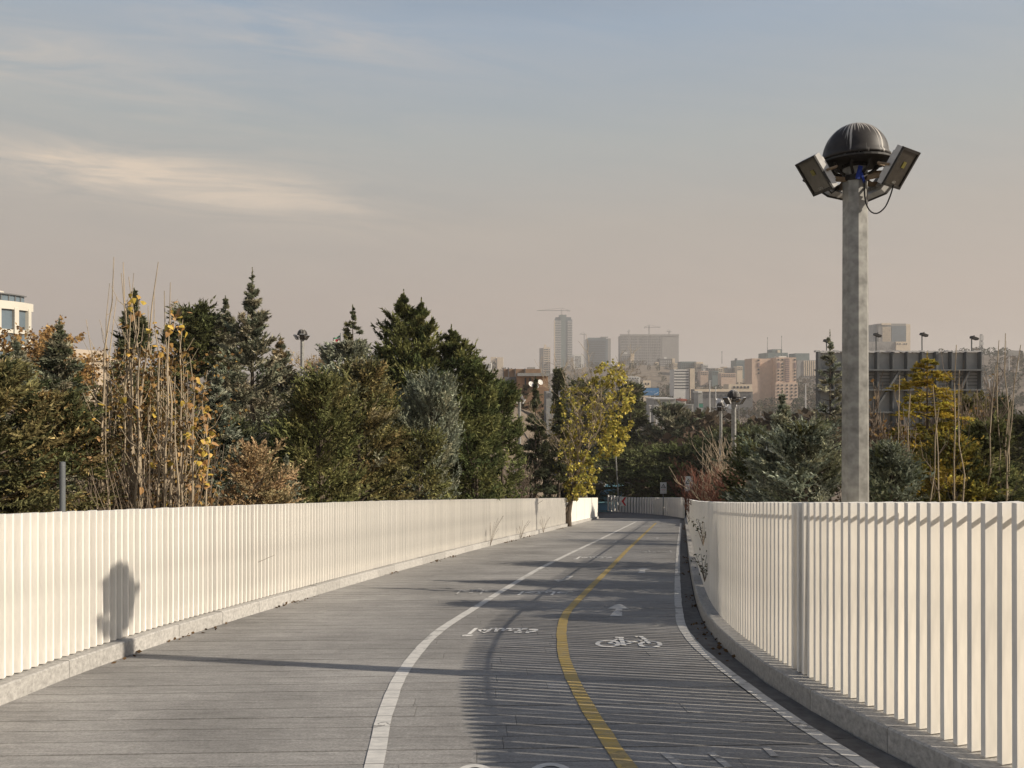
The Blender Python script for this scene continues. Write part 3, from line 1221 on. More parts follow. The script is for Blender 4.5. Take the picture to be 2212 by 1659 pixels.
def conifer(name, label, px, py, d, hw, kind='cone', cols=((.05, .06, .025),), seed=1, base=None, nbr=150, ntw=13, nbl=13, elev=(-5, 45), curve=-0.08, twl=0.42,
            bl=0.085, bw=0.026, up=0.15, side=0.75, spread=0.45, t0=0.04, leaders=None, jitter=0.25, group=None, dead=0.0, lean=(0, 0), tone=0.28, cat='tree', trunk=1.0, tips=None, sparse=0.0):
    """A conifer whose tip the photograph shows at (px, py), d metres off, hw pixels half wide."""
    rg = np.random.default_rng(seed)
    tip = at(px, py, d)
    d0 = d
    while tip.y < 54 and XL(max(tip.y, 2.2)) - 0.75 < tip.x < XR(max(tip.y, 2.2)) + 0.75:
        d += 0.15
        tip = at(px, py, d)
    gz = terr(tip.x, tip.y) - 0.1 if base is None else base
    H0 = tip.z - gz
    root = empty(name, (tip.x, tip.y, gz))
    tag(root, label, cat, group)
    R0 = hw / F * d
    lead = leaders or [(0, 0, 1.0, 1.0)]
    PP, DD, LL, CC = [], [], [], []
    cols = np.array(cols)
    wood = MB()
    for li, (lx, ly, hs, rs) in enumerate(lead):
        H, Rm = H0 * hs, R0 * rs
        sc = Rm
        nb = int(nbr * max(0.5, hs * rs))
        t = t0 + (1 - t0) * rg.random(nb) ** 0.85
        az = np.arange(nb) * 2.39996 + rg.normal(0, 0.35, nb)
        prof = PROFILES[kind](t)
        L = Rm * prof * (1 - jitter + 2 * jitter * rg.random(nb)) * np.where(rg.random(nb) < 0.08, 1.2, 1.0)
        L = np.maximum(L, 0.025 * Rm)
        el = np.radians(elev[0] + (elev[1] - elev[0]) * t + rg.normal(0, 7, nb))
        bd = np.stack([np.cos(az) * np.cos(el), np.sin(az) * np.cos(el), np.sin(el)], 1)
        trunkx = lx * Rm / max(rs, .01) + lean[0] * H * t ** 1.5
        trunky = ly * Rm / max(rs, .01) + lean[1] * H * t ** 1.5
        bp = np.stack([trunkx, trunky, H * t * 0.985], 1)
        btone = 1 + rg.normal(0, tone * 0.6, nb)
        bcol = cols[rg.integers(0, len(cols), nb)] * 0.5 + cols[rg.integers(0, len(cols), nb)] * 0.5
        isdead = rg.random(nb) < dead
        bcol = np.where(isdead[:, None], np.array((.15, .095, .055)), bcol)
        keep = rg.random(nb) > sparse
        # twigs
        u = np.where(rg.random((nb, ntw)) < 0.2, 0.15 + 0.45 * rg.random((nb, ntw)), 0.50 + 0.54 * rg.random((nb, ntw)) ** 0.8)
        pos = bp[:, None, :] + bd[:, None, :] * (L[:, None] * u)[..., None]
        pos[..., 2] += curve * L[:, None] * u ** 2
        sidev = np.stack([-np.sin(az), np.cos(az), np.zeros(nb)], 1)
        sg = np.where(rg.random((nb, ntw)) < 0.5, -1, 1) * (0.25 + side * rg.random((nb, ntw)))
        td = bd[:, None, :] * 0.8 + sidev[:, None, :] * sg[..., None] + rg.normal(0, spread * 0.5, (nb, ntw, 3))
        td[..., 2] += up + curve * 1.0
        td = unitv(td)
        tl = twl * np.clip(L / (0.62 * Rm + 1e-6), 0.10, 1.0)[:, None] * (0.6 + 0.7 * rg.random((nb, ntw)))
        ttone = 1 + rg.normal(0, tone, (nb, ntw))
        # blades
        v = rg.random((nb, ntw, nbl))
        bpv = pos[:, :, None, :] + td[:, :, None, :] * (tl[..., None] * v)[..., None]
        dr = unitv(td[:, :, None, :] + rg.normal(0, spread, (nb, ntw, nbl, 3)))
        ln = bl * (0.65 + 0.7 * rg.random((nb, ntw, nbl))) * np.clip(0.45 + L / (0.3 * Rm + 1e-6), 0.45, 1.0)[:, None, None]
        c = bcol[:, None, None, :] * (np.clip(btone[:, None, None] * ttone[..., None] * (1 + rg.normal(0, 0.16, (nb, ntw, nbl))), 0.3, 2.2))[..., None]
        if tips is not None:
            f = (np.clip((u[..., None] - 0.7) / 0.3, 0, 1) * np.clip(v * 1.3, 0, 1) * 0.8)[..., None]
            c = c * (1 - f) + np.array(tips) * f
        PP.append(bpv[keep].reshape(-1, 3))
        DD.append(dr[keep].reshape(-1, 3))
        LL.append(ln[keep].ravel())
        CC.append(c[keep].reshape(-1, 3))
        # leading shoot
        nl = 110
        tt = 0.9 + 0.115 * rg.random(nl)
        lp = np.stack([np.full(nl, lx * Rm / max(rs, .01)) + lean[0] * H, np.full(nl, ly * Rm / max(rs, .01)) + lean[1] * H, H * tt], 1)
        ldir = unitv(rg.normal(0, .55, (nl, 3)) + np.array((0, 0, 1.0)))
        PP.append(lp)
        DD.append(ldir)
        LL.append(bl * np.clip((1.03 - tt) * 12, .25, 1.1))
        CC.append(cols[rg.integers(0, len(cols), nl)])
        # trunk and limbs
        tp = [(lx * Rm / max(rs, .01) + lean[0] * H * k ** 1.5, ly * Rm / max(rs, .01) + lean[1] * H * k ** 1.5, H * k) for k in (0, .25, .5, .75, .97)]
        r0 = (0.011 * H + 0.02) * trunk
        wood.tube(tp, [r0, r0 * .8, r0 * .55, r0 * .3, r0 * .06], 7)
        for i in range(0, nb, 2):
            q_ = bp[i] + bd[i] * L[i]
            if not inside(np.array([q_ + np.array((tip.x, tip.y, gz))]))[0]:
                continue
            e0 = bp[i]
            mid = e0 + bd[i] * L[i] * .55
            mid[2] += curve * L[i] * .3
            e1 = e0 + bd[i] * L[i] * .95
            e1[2] += curve * L[i] * .9
            rr = 0.006 + 0.010 * L[i]
            wood.tube([e0, mid, e1], [rr, rr * .6, rr * .2], 3, cap=False)
    wood.build('trunk', M['bark'], root)
    P, D_, L_, C_ = np.concatenate(PP), np.concatenate(DD), np.concatenate(LL), np.concatenate(CC)
    ok = inside(P + np.array((tip.x, tip.y, gz)))
    P, D_, L_, C_ = P[ok], D_[ok], L_[ok], C_[ok] * 2.6
    W = np.full(len(P), bw * 1.4) * (0.8 + 0.4 * np.random.default_rng(seed + 7).random(len(P)))
    blades('crown', P, D_, L_, W, np.clip(C_, 0.004, 0.7), M['needle'], root)
    return root


def grow(rg, p, d, ln, r, depth, out, tips, nseg=4, wob=0.16, up=0.10, kids=(2, 4), ang=(25, 50), shrink=(0.55, 0.8), first=0.35):
    pts, rad = [p.copy()], [r]
    dd = d.copy()
    for k in range(nseg):
        dd = unitv(dd + rg.normal(0, wob, 3) + np.array((0, 0, up)))
        pts.append(pts[-1] + dd * ln / nseg)
        rad.append(r * (1 - 0.72 * (k + 1) / nseg))
    out.append((pts, rad, depth))
    if depth == 0:
        tips.append((pts, dd))
        return
    n = rg.integers(kids[0], kids[1] + 1)
    for i in range(n):
        s = first + (1 - first) * (i + rg.random()) / n
        k = min(int(s * nseg), nseg - 1)
        f = s * nseg - k
        bp = pts[k] * (1 - f) + pts[k + 1] * f
        a = math.radians(rg.uniform(*ang))
        ax = unitv(np.cross(dd, rg.normal(size=3)))
        nd = unitv(dd * math.cos(a) + ax * math.sin(a))
        grow(rg, bp, nd, ln * rg.uniform(*shrink), max(r * (1 - 0.7 * s) * 0.75, 0.0025), depth - 1, out, tips, nseg, wob, up, kids, ang, shrink, first)
    tips.append((pts, dd))


def wood_mesh(out, name, mt, root, minr=0.0, thick=1.0):
    q = MB()
    for pts, rad, dep in out:
        q.tube(pts, [max(r * thick, minr) for r in rad], 6 if dep >= 3 else (4 if dep == 2 else 3), cap=False)
    return q.build(name, mt, root, smooth=True)


def bare_tree(name, label, px, py, d, hw, seed, stems=1, depth=4, mt='twig', group=None, cat='tree', base=None, spreadang=8, leaves=0, lcols=((.3, .16, .05),), lsize=0.08, minr=0.0045, kids=(3, 4), ang=(18, 42), up=0.16, wob=0.12, thick=1.0, r0=None, lquad=True, first=0.3, shrink=(.5, .75), hfrac=0.55):
    rg = np.random.default_rng(seed)
    tip = at(px, py, d)
    while tip.y < 54 and XL(max(tip.y, 2.2)) - 0.75 < tip.x < XR(max(tip.y, 2.2)) + 0.75:
        d += 0.15
        tip = at(px, py, d)
    gz = terr(tip.x, tip.y) - 0.1 if base is None else base
    H = tip.z - gz
    root = empty(name, (tip.x, tip.y, gz))
    tag(root, label, cat, group)
    out, tips = [], []
    Rw = hw / F * d
    for s in range(stems):
        a = rg.uniform(0, 2 * math.pi)
        q = math.radians(spreadang) * (0.3 + rg.random()) if stems > 1 else math.radians(rg.uniform(0, 4))
        dirv = np.array((math.cos(a) * math.sin(q), math.sin(a) * math.sin(q), math.cos(q)))
        p0 = np.array((math.cos(a), math.sin(a), 0)) * (0.06 * Rw * rg.random() if stems > 1 else 0)
        grow(rg, p0, dirv, H * hfrac * rg.uniform(.85, 1.1), r0 or (0.012 * H + 0.01), depth, out, tips, 5, wob, up, kids, ang, shrink, first)
    # scale to the crown seen in the photograph
    A = np.concatenate([np.array(p) for p, _, _ in out])
    zmax = A[:, 2].max()
    rx = np.quantile(np.abs(A[:, 0]), 0.97) + 1e-6
    k = np.array((Rw / rx, Rw / rx, H / zmax))
    out = [([p * k for p in pts], rad, dep) for pts, rad, dep in out]
    wood_mesh(out, 'trunk', M[mt], root, minr, thick)
    if leaves:
        lc = np.array(lcols)
        T = [np.array(p) * k for p, _ in tips]
        idx = rg.integers(0, len(T), leaves)
        P = np.stack([T[i][rg.integers(1, len(T[i]))] for i in idx]) + rg.normal(0, 0.05, (leaves, 3))
        D_ = unitv(rg.normal(0, 1, (leaves, 3)) + np.array((0, 0, -.5)))
        C_ = lc[rg.integers(0, len(lc), leaves)] * (0.65 + 0.7 * rg.random((leaves, 1)))
        Ln = lsize * (0.7 + 0.6 * rg.random(leaves))
        blades('crown', P, D_, Ln, Ln * 0.9, C_, M['leaf'], root, quad=lquad)
    return root


# colours of foliage
GREEN = ((.044, .052, .020), (.070, .072, .027), (.032, .041, .018), (.092, .088, .034))
OLIVE = ((.066, .066, .027), (.048, .054, .022), (.090, .077, .033), (.056, .053, .023))
BROWN = ((.16, .105, .048), (.12, .088, .040), (.075, .066, .028), (.19, .13, .065))
GREYG = ((.12, .115, .078), (.085, .090, .062), (.155, .135, .095), (.06, .068, .048))
BLUEG = ((.098, .108, .082), (.132, .138, .104), (.066, .076, .056), (.155, .150, .110))
DARK = ((.028, .034, .017), (.042, .046, .022), (.056, .056, .027))
YELG = ((.20, .150, .026), (.15, .118, .022), (.11, .098, .024), (.24, .165, .034))
RUST = ((.36, .215, .085), (.44, .275, .11), (.27, .155, .065), (.50, .34, .15))

LG = 'trees beyond the sunlit fence'
RG_ = 'trees beyond the shaded fence'
con = conifer
# --- left of the ramp, far row first
con('spruce_tree', 'slim dark fir whose tip rises behind the bare poplar shoots', 290, 628, 19, 66, 'cone', DARK + GREYG[:1], 21, group=LG, elev=(-12, 40), nbr=150, bl=.11, bw=.034)
con('pine_tree', 'round dark green pine between poplar shoots and grey firs', 425, 683, 24, 66, 'round', OLIVE[:2] + DARK, 22, group=LG, t0=.35, nbr=120, elev=(-20, 60), bl=.13, bw=.04)
con('spruce_tree', 'narrow spruce spire just left of the tallest grey fir', 487, 644, 24, 44, 'spire', GREYG + DARK[:1], 23, group=LG, elev=(-15, 35), nbr=130, bl=.11, bw=.036)
con('fir_tree', 'tallest grey-green fir with upswept side branches', 545, 586, 19, 122, 'cone', GREYG, 24, group=LG, elev=(4, 50), nbr=170, ntw=15, nbl=14, jitter=.38, twl=.34, bl=.085, bw=.028, curve=.05, tone=.34)
con('cypress_tree', 'grey brownish cypress behind the small floodlight pole', 606, 730, 27, 62, 'cone', GREYG + BROWN[:1], 25, group=LG, nbr=130, bl=.12, bw=.04)
con('spruce_tree', 'thin ragged spruce with level branches right of the flag', 762, 662, 30, 52, 'spire', OLIVE[1:3] + GREYG[:2] + DARK[:1], 26, group=LG, elev=(-14, 10), nbr=85, ntw=11, bl=.13, bw=.045, jitter=.45, twl=.36)
con('cedar_tree', 'bluish cedar in front of the thin ragged spruce', 745, 748, 24, 82, 'egg', BLUEG + GREYG[:1], 27, group=LG, nbr=120, bl=.12, bw=.04)
con('cypress_tree', 'big green cypress with several pointed tops', 872, 632, 26, 150, 'broad', GREEN, 28, group=LG, nbr=170, ntw=16, nbl=14, elev=(8, 50), curve=.10, up=.3, twl=.5, bl=.13, bw=.042, jitter=.22, tone=.36,
    leaders=[(0, 0, 1, .72), (.26, -.05, .965, .62), (.68, .1, .85, .78), (1.0, 0, .70, .75), (-.26, .1, .80, .55), (.3, -.3, .70, .9)])
con('cypress_tree', 'dark green cypress at the end of the hedge-like row', 1085, 838, 29, 68, 'egg', GREEN[:3] + OLIVE[1:2], 29, group=LG, nbr=150, elev=(0, 60), bl=.14, bw=.045, up=.25)
con('cypress_tree', 'sooty cypress with twin tips left of the yellow tree', 1157, 818, 40, 46, 'cone', DARK + GREYG[3:], 30, group=LG, nbr=110, elev=(0, 50), bl=.18, bw=.06, twl=.5, leaders=[(0, 0, 1, .8), (1.1, .2, .86, .7)])
con('cypress_tree', 'pencil-thin dark cypress rising behind the yellow tree', 1207, 802, 75, 14, 'column', DARK, 31, base=at(0, 905, 75).z, nbr=120, elev=(60, 80), bl=.3, bw=.09, twl=.5, t0=.02)
# nearer row
con('cypress_tree', 'grey spire cypress at the left edge of the picture', 34, 733, 14, 62, 'spire', GREYG + BLUEG[:1], 41, group=LG, elev=(-10, 40), nbr=150, bl=.075, bw=.026)
con('cypress_tree', 'grey spire cypress next to the orange-leaved tree', 128, 693, 15, 66, 'spire', GREYG + OLIVE[1:2], 42, group=LG, elev=(-10, 40), nbr=160, bl=.08, bw=.027)
con('arborvitae', 'brown scorched arborvitae at the lower left corner of the trees', -20, 800, 9.0, 140, 'egg', BROWN[1:3] + DARK + OLIVE[2:], 43, group=LG, nbr=170, ntw=15, bl=.058, bw=.019, twl=.28, elev=(-15, 50), tone=.4)
con('arborvitae', 'browning arborvitae behind the short grey post', 118, 862, 9.8, 105, 'egg', BROWN[:3] + DARK + OLIVE[1:3], 44, group=LG, nbr=170, ntw=15, bl=.058, bw=.019, twl=.28, elev=(-20, 45), tone=.42)
con('cedar_tree', 'blue-green cedar with drooping plumes right of the poplar shoots', 468, 790, 13.5, 92, 'cone', BLUEG, 45, group=LG, nbr=160, ntw=15, elev=(0, 45), curve=-.18, bl=.065, bw=.022, twl=.32, jitter=.4, tone=.36)
con('juniper_shrub', 'low pinkish brown juniper right behind the fence top', 555, 985, 11.4, 86, 'round', ((.21, .145, .085), (.17, .125, .07), (.12, .10, .055)), 46, group=LG, nbr=150, ntw=13, bl=.05, bw=.018, twl=.24, elev=(-5, 70), cat='shrub')
con('juniper_shrub', 'small grey-green juniper leaning over the brown one', 618, 985, 12.4, 60, 'cone', BLUEG + GREYG[:1], 47, group=LG, nbr=120, bl=.05, bw=.018, twl=.28, elev=(20, 60), cat='shrub')
con('arborvitae', 'olive arborvitae with fine feathery sprays mid row', 692, 838, 14.2, 108, 'egg', OLIVE + GREEN[1:2], 48, group=LG, nbr=200, ntw=16, nbl=14, bl=.065, bw=.022, twl=.34, elev=(0, 65), up=.25, tone=.36)
con('arborvitae', 'brownish green arborvitae leaning against the big green cypress', 775, 800, 18.5, 92, 'egg', OLIVE + BROWN[1:3] + GREYG[:1], 49, group=LG, nbr=190, ntw=15, nbl=14, bl=.085, bw=.028, twl=.42, elev=(0, 60), up=.2, tone=.36)
con('juniper_tree', 'silvery grey juniper with upswept plumes near the fence', 930, 842, 19.2, 96, 'egg', GREYG[:2] + BLUEG[:3], 50, group=LG, nbr=210, ntw=16, nbl=14, bl=.085, bw=.026, twl=.46, elev=(22, 62), curve=.12, up=.45, side=.5, lean=(.03, 0), tone=.3)
con('arborvitae', 'low olive arborvitae whose sprays hang over the fence top', 905, 960, 19.4, 95, 'round', OLIVE + GREEN[3:], 51, group=LG, nbr=170, ntw=15, bl=.075, bw=.026, twl=.36, elev=(-25, 60), tone=.36)
con('cypress_tree', 'dark olive cypress filling the gap beside the silvery juniper', 1030, 850, 25, 72, 'egg', GREEN + OLIVE[1:2], 52, group=LG, nbr=170, ntw=15, bl=.11, bw=.036, twl=.45, elev=(10, 60), up=.25)
con('juniper_shrub', 'dark low juniper in the shade under the olive arborvitae', 640, 935, 16, 80, 'round', DARK + GREEN[:1], 53, group=LG, nbr=110, bl=.08, bw=.03, elev=(-20, 60), cat='shrub')
con('juniper_shrub', 'dark low bush under the blue-green cedar', 480, 940, 15.5, 90, 'round', DARK + BLUEG[2:3], 54, group=LG, nbr=110, bl=.08, bw=.03, elev=(-20, 60), cat='shrub')
con('juniper_shrub', 'dark bush in the shade behind the poplar shoots', 300, 880, 13, 130, 'round', DARK + BROWN[1:3], 55, group=LG, nbr=150, bl=.07, bw=.026, elev=(-20, 60), cat='shrub')
con('juniper_shrub', 'dark low bush at the foot of the big green cypress', 830, 940, 22, 120, 'round', DARK + GREEN[:1], 56, group=LG, nbr=130, bl=.11, bw=.04, elev=(-20, 60), cat='shrub')
# autumn trees behind
bare_tree('maple_tree', 'rust-leaved tree in front of the white round building', 92, 672, 20, 85, 61, 1, 4, 'twig', LG, leaves=6000, lcols=RUST, lsize=.07, r0=.07)
bare_tree('maple_tree', 'second rust-leaved tree left of the poplar shoots', 200, 705, 18, 82, 62, 1, 4, 'twig', LG, leaves=5200, lcols=RUST, lsize=.068, r0=.07)
bare_tree('bare_tree', 'pale bare treetop left of the flag', 690, 748, 48, 42, 63, 3, 4, 'palebark', LG, minr=.012, base=at(0, 860, 48).z, leaves=260, lcols=((.5, .35, .15), (.4, .27, .12)), lsize=.14)
bare_tree('bare_tree', 'hazy bare treetop behind the poplar shoots', 385, 668, 30, 45, 64, 2, 4, 'twig', LG, minr=.006)
for i, (px, py, d, hw, lab) in enumerate(((1150, 925, 40, 40, 'leafless brown shrub under the sooty twin cypress'), (1195, 900, 47, 45, 'tangle of bare branches left of the yellow tree'), (1110, 985, 34, 40, 'leafless low shrub by the last grey post'))):
    bare_tree('bare_shrub', lab, px, py, d, hw, 70 + i, 5, 3, 'twig', LG, 'shrub', spreadang=22, minr=.009, kids=(3, 4))

# --- poplar shoots: tall stems with large golden leaves
def poplar_clump():
    rg = np.random.default_rng(9)
    c = at(318, 1100, 10.4)
    gz = terr(c.x, c.y) - .1
    root = empty('poplar_shoots', (c.x, c.y, gz))
    tag(root, 'clump of tall bare poplar shoots with golden leaves', 'tree')
    q = MB()
    sites = []
    spec = [(237, 612), (246, 555), (262, 590), (266, 566), (278, 598), (289, 590), (252, 640), (300, 640), (342, 566), (333, 625), (355, 628), (368, 610), (372, 650), (395, 690), (215, 690), (186, 690), (200, 760),
            (410, 770), (425, 815), (448, 800), (330, 720), (310, 700), (350, 760), (380, 780), (400, 850), (228, 820), (290, 760), (270, 720), (360, 860), (436, 880), (455, 930), (320, 880), (250, 900), (205, 880), (390, 900), (420, 940), (345, 930), (280, 910), (235, 960), (305, 950), (295, 700), (320, 660), (385, 720), (362, 700), (405, 800), (245, 740), (222, 760), (275, 800), (340, 800), (370, 820), (190, 840), (415, 880), (260, 840), (330, 850)]
    for i, (px, py) in enumerate(spec):
        dd = 10.4 + rg.uniform(-.55, .7)
        tipw = at(px, py, dd)
        tip = np.array(tipw) - np.array((c.x, c.y, gz))
        bx = np.array((tip[0] * rg.uniform(.55, .95), (tip[1]) * .6, 0.0))
        n = 9
        ctrl = rg.normal(0, .11, 3)
        pts = []
        for k in range(n + 1):
            t = k / n
            p = bx * (1 - t) + tip * t
            p = p + ctrl * math.sin(t * math.pi) + rg.normal(0, .02, 3) * (1 if 0 < k < n else 0)
            pts.append(p)
        hgt = tip[2]
        r0 = .007 + .0052 * hgt * rg.uniform(.7, 1.15)
        rad = [max(r0 * (1 - .86 * k / n), .0028) for k in range(n + 1)]
        q = MB()
        q.tube(pts, rad, 5, cap=False)
        # side shoots
        for s in range(rg.integers(8, 15)):
            t = rg.uniform(.12, .93)
            k = int(t * n)
            p = pts[k] * (1 - (t * n - k)) + pts[min(k + 1, n)] * (t * n - k)
            a = rg.uniform(0, 6.28)
            ln = rg.uniform(.18, .75) * (1.1 - .6 * t)
            side = np.array((math.cos(a), math.sin(a), 0))
            d1 = unitv(side * .55 + np.array((0, 0, 1.0)))
            p1 = p + (side * .8 + np.array((0, 0, .55))) * ln * .35
            p2 = p1 + d1 * ln * .65
            q.tube([p, p1, p2], [.0065, .0045, .0025], 3, cap=False)
            sites += [p1, p2, (p1 + p2) / 2]
        q.build('shoot', M['palebark'], root, smooth=True)
    # undergrowth of thin twigs
    q = MB()
    for i in range(520):
        x = rg.uniform(-1.0, .62)
        p0 = np.array((x, rg.uniform(-.5, .5), rg.uniform(.0, .5)))
        a = rg.normal(0, .35)
        ln = rg.uniform(.7, 2.3)
        if x > .2:
            a = min(a, .12)
        p2 = p0 + np.array((math.sin(a), rg.normal(0, .2), math.cos(a))) * ln
        q.tube([p0, (p0 + p2) / 2 + rg.normal(0, .05, 3), p2], [.007, .005, .0025], 3, cap=False)
    q.build('undergrowth', M['twig'], root)['kind'] = 'stuff'
    # withered small leaves between the stems
    nn = 5200
    P_ = np.stack([rg.normal(0, .55, nn), rg.normal(.25, .3, nn), rg.random(nn) ** 1.3 * 3.6 + .2], 1)
    P_[:, 0] *= np.clip(1.25 - P_[:, 2] * .16, .4, 1.2)
    P_ = P_[inside(P_ + np.array((c.x, c.y, gz)))]
    nn = len(P_)
    lc = np.array(((.26, .155, .06), (.17, .10, .045), (.38, .25, .085), (.15, .10, .045)))
    o_ = blades('withered_leaves', P_, unitv(rg.normal(0, 1, (nn, 3)) + np.array((0, 0, -.6))), .055 * (.6 + .8 * rg.random(nn)), .04 * (.6 + .8 * rg.random(nn)), lc[rg.integers(0, 4, nn)], M['leaf'], root, quad=True)
    o_['kind'] = 'stuff'
    # leaves, each its own part
    me_l = []
    for v in range(4):
        k = MB()
        w = .034 + .004 * v
        o = [(0, 0, 0), (.55 * w, .12 * w, .1 * w), (w, .45 * w, .16 * w), (.62 * w, 1.2 * w, 0), (0, 1.95 * w, -.12 * w), (-.62 * w, 1.2 * w, .02 * w), (-w, .45 * w, .14 * w), (-.55 * w, .12 * w, .08 * w)]
        mid = (0, .9 * w, -.12 * w)
        for a_, b_ in zip(o, o[1:] + o[:1]):
            k.face([mid, a_, b_])
        me_ = k.mesh('leaf')
        me_.materials.append(mat('golden_leaf_%d' % v, ((.46, .28, .055), (.38, .22, .07), (.44, .31, .05), (.31, .175, .07))[v], .55, .25, 30, rnd=.25))
        me_l.append(me_)
    n = 0
    targets = [(360, 690, 60, 45, 40), (300, 650, 70, 40, 12), (435, 900, 28, 95, 75), (440, 1010, 30, 50, 40), (330, 900, 120, 120, 50), (185, 960, 35, 50, 28), (400, 1000, 70, 70, 35), (300, 780, 90, 60, 14)]
    S = np.array(sites)
    for tx, ty, sx, sy, cnt in targets:
        for i in range(cnt):
            w = at(tx + rg.normal(0, sx * .55), ty + rg.normal(0, sy * .6), 10.3 + rg.uniform(-.5, .3))
            p = np.array(w) - np.array((c.x, c.y, gz))
            j = np.argmin(((S - p) ** 2).sum(1))
            p = S[j] * .6 + p * .4
            o = bpy.data.objects.new('leaf', me_l[rg.integers(0, 4)])
            COL.objects.link(o)
            o.parent = root
            o.location = p
            o.rotation_euler = (rg.uniform(-2.9, -1.2), rg.uniform(-.7, .7), rg.uniform(-1.6, 1.6))
            s = rg.uniform(.75, 1.25)
            o.scale = (s, s, s)
            n += 1
    return root


poplar_clump()

# --- yellow tree at the foot of the ramp
def yellow_tree():
    rg = np.random.default_rng(14)
    b0 = gnd(1229, 1137)
    root = empty('yellow_poplar', (b0.x, b0.y, b0.z))
    tag(root, 'yellow-leaved tree with twin leaning trunks at the ramp edge', 'tree')
    H = at(0, 785, b0.y).z - b0.z
    s = b0.y / F                                  # metres per pixel there
    def p(px, py, dy=0.0):
        w = at(px, py, b0.y + dy)
        return np.array((w.x - b0.x, dy, w.z - b0.z))
    q = MB()
    q.tube([p(1227, 1142), p(1228, 1110), p(1233, 1080), p(1240, 1045), p(1247, 1005)], [.20, .15, .125, .11, .085], 9)
    q.tube([p(1213, 1142, -.2), p(1214, 1118, -.2), p(1217, 1108, -.15)], [.15, .12, .14], 9)          # cut stump
    q.tube([p(1215, 1112, -.15), p(1224, 1100, -.05), p(1232, 1085)], [.10, .09, .08], 8)
    q.build('trunk', M['bark'], root, smooth=True)
    out, tips = [], []
    for (px, py, dx, dz_, ln, r) in ((1247, 1005, .20, 1, 4.2, .085), (1244, 1030, .45, 1, 4.0, .06), (1240, 1045, -.25, 1, 3.2, .05), (1249, 985, -.10, 1, 4.0, .06), (1252, 960, .55, .8, 3.2, .05), (1246, 1010, .8, .7, 2.8, .045), (1238, 1050, -.7, .75, 2.0, .035), (1250, 975, .3, 1, 3.8, .05), (1244, 1020, -.45, .9, 2.6, .04)):
        grow(rg, p(px, py), unitv(np.array((dx, rg.normal(0, .35), dz_))), ln, r, 3, out, tips, 5, .13, .05, (3, 5), (22, 48), (.42, .65), .25)
    wood_mesh(out, 'branches', M['palebark'], root, .008)
    P, D_ = [], []
    T = [np.array(t) for t, _ in tips]
    # crown outline in the photograph: ellipses in pixels
    blobs = [(1300, 870, 75, 75, 1.0), (1290, 960, 85, 70, 1.0), (1345, 900, 45, 80, .8), (1240, 895, 55, 65, .75), (1318, 810, 35, 30, .6), (1250, 1020, 55, 45, .8), (1218, 985, 35, 60, .6), (1270, 1050, 50, 30, .45), (1235, 1075, 25, 25, .25), (1335, 960, 40, 40, .5)]
    allp = np.concatenate(T)
    for bx, by, rx, ry, wgt in blobs:
        n = int(1050 * wgt)
        a = rg.random(n) * 6.283
        rr = rg.random(n) ** .45
        for i in range(n):
            w = p(bx + rx * rr[i] * math.cos(a[i]), by + ry * rr[i] * math.sin(a[i]), rg.normal(0, 1.1) * (1.2 - rr[i]))
            j = np.argmin(((allp - w) ** 2).sum(1))
            P.append(allp[j] * .35 + w * .65)
    P = np.array(P)
    P += rg.normal(0, .05, P.shape)
    n = len(P)
    # leaves come in tufts: pull every leaf towards one of a few hundred spray ends
    cen = P[rg.integers(0, n, 420)]
    j = np.array([np.argmin(((cen - x) ** 2).sum(1)) for x in P])
    P = P * .5 + cen[j] * .5
    D_ = unitv(rg.normal(0, 1, (n, 3)) + np.array((0, 0, -.6)))
    yc = np.array(((.46, .38, .075), (.38, .335, .075), (.27, .26, .06), (.54, .44, .12), (.22, .185, .06)))
    C_ = yc[rg.integers(0, 5, n)] * (.75 + .8 * rg.random((n, 1))) * (0.8 + .5 * rg.random(420)[j][:, None])
    Ln = .145 * (.7 + .6 * rg.random(n))
    blades('crown', P, D_, Ln, Ln * .85, C_, M['leaf'], root, quad=True)


yellow_tree()
# --- right of the ramp
con('cedar_tree', 'tall blue-grey cedar with a thin spire, left of the near pole', 1793, 722, 11.75, 118, 'spire', BLUEG[:2] + GREYG[:3], 101, group=RG_, nbr=130, ntw=12, nbl=11, elev=(-4, 42), bl=.05, bw=.013, twl=.24, jitter=.4, sparse=.2, tone=.34, t0=.12, trunk=.5)
con('cedar_tree', 'broad blue-grey cedar with reaching boughs beside the bare shrub', 1690, 850, 13.2, 120, 'cone', BLUEG + GREYG[:1], 102, group=RG_, nbr=210, ntw=15, nbl=14, elev=(10, 40), bl=.062, bw=.02, twl=.34, jitter=.4, tone=.36, curve=.08)
con('cedar_tree', 'low grey-green cedar hugging the fence left of the pole', 1742, 930, 10.4, 95, 'round', BLUEG + OLIVE[:1], 103, group=RG_, nbr=190, ntw=14, nbl=13, elev=(-5, 60), bl=.05, bw=.017, twl=.25, tone=.38)
con('juniper_shrub', 'small dark blue-green juniper right of the pole foot', 1925, 975, 9.3, 78, 'egg', BLUEG[:3] + OLIVE[:2] + GREYG[3:], 104, group=RG_, nbr=170, ntw=14, nbl=12, elev=(-5, 65), bl=.045, bw=.016, twl=.22, cat='shrub')
con('cedar_tree', 'golden yellow-green cedar with level layered boughs', 2003, 768, 12.6, 132, 'layer', YELG, 105, group=RG_, nbr=170, ntw=17, nbl=14, elev=(-6, 18), curve=-.16, up=.0, side=1.0, bl=.055, bw=.019, twl=.27, jitter=.42, tone=.3, spread=.35)
con('juniper_shrub', 'golden green shrub between the layered cedar and the dark pine', 2060, 960, 10.6, 80, 'round', YELG[1:] + OLIVE[:2], 106, group=RG_, nbr=150, ntw=13, elev=(-5, 60), bl=.05, bw=.018, twl=.25, cat='shrub')
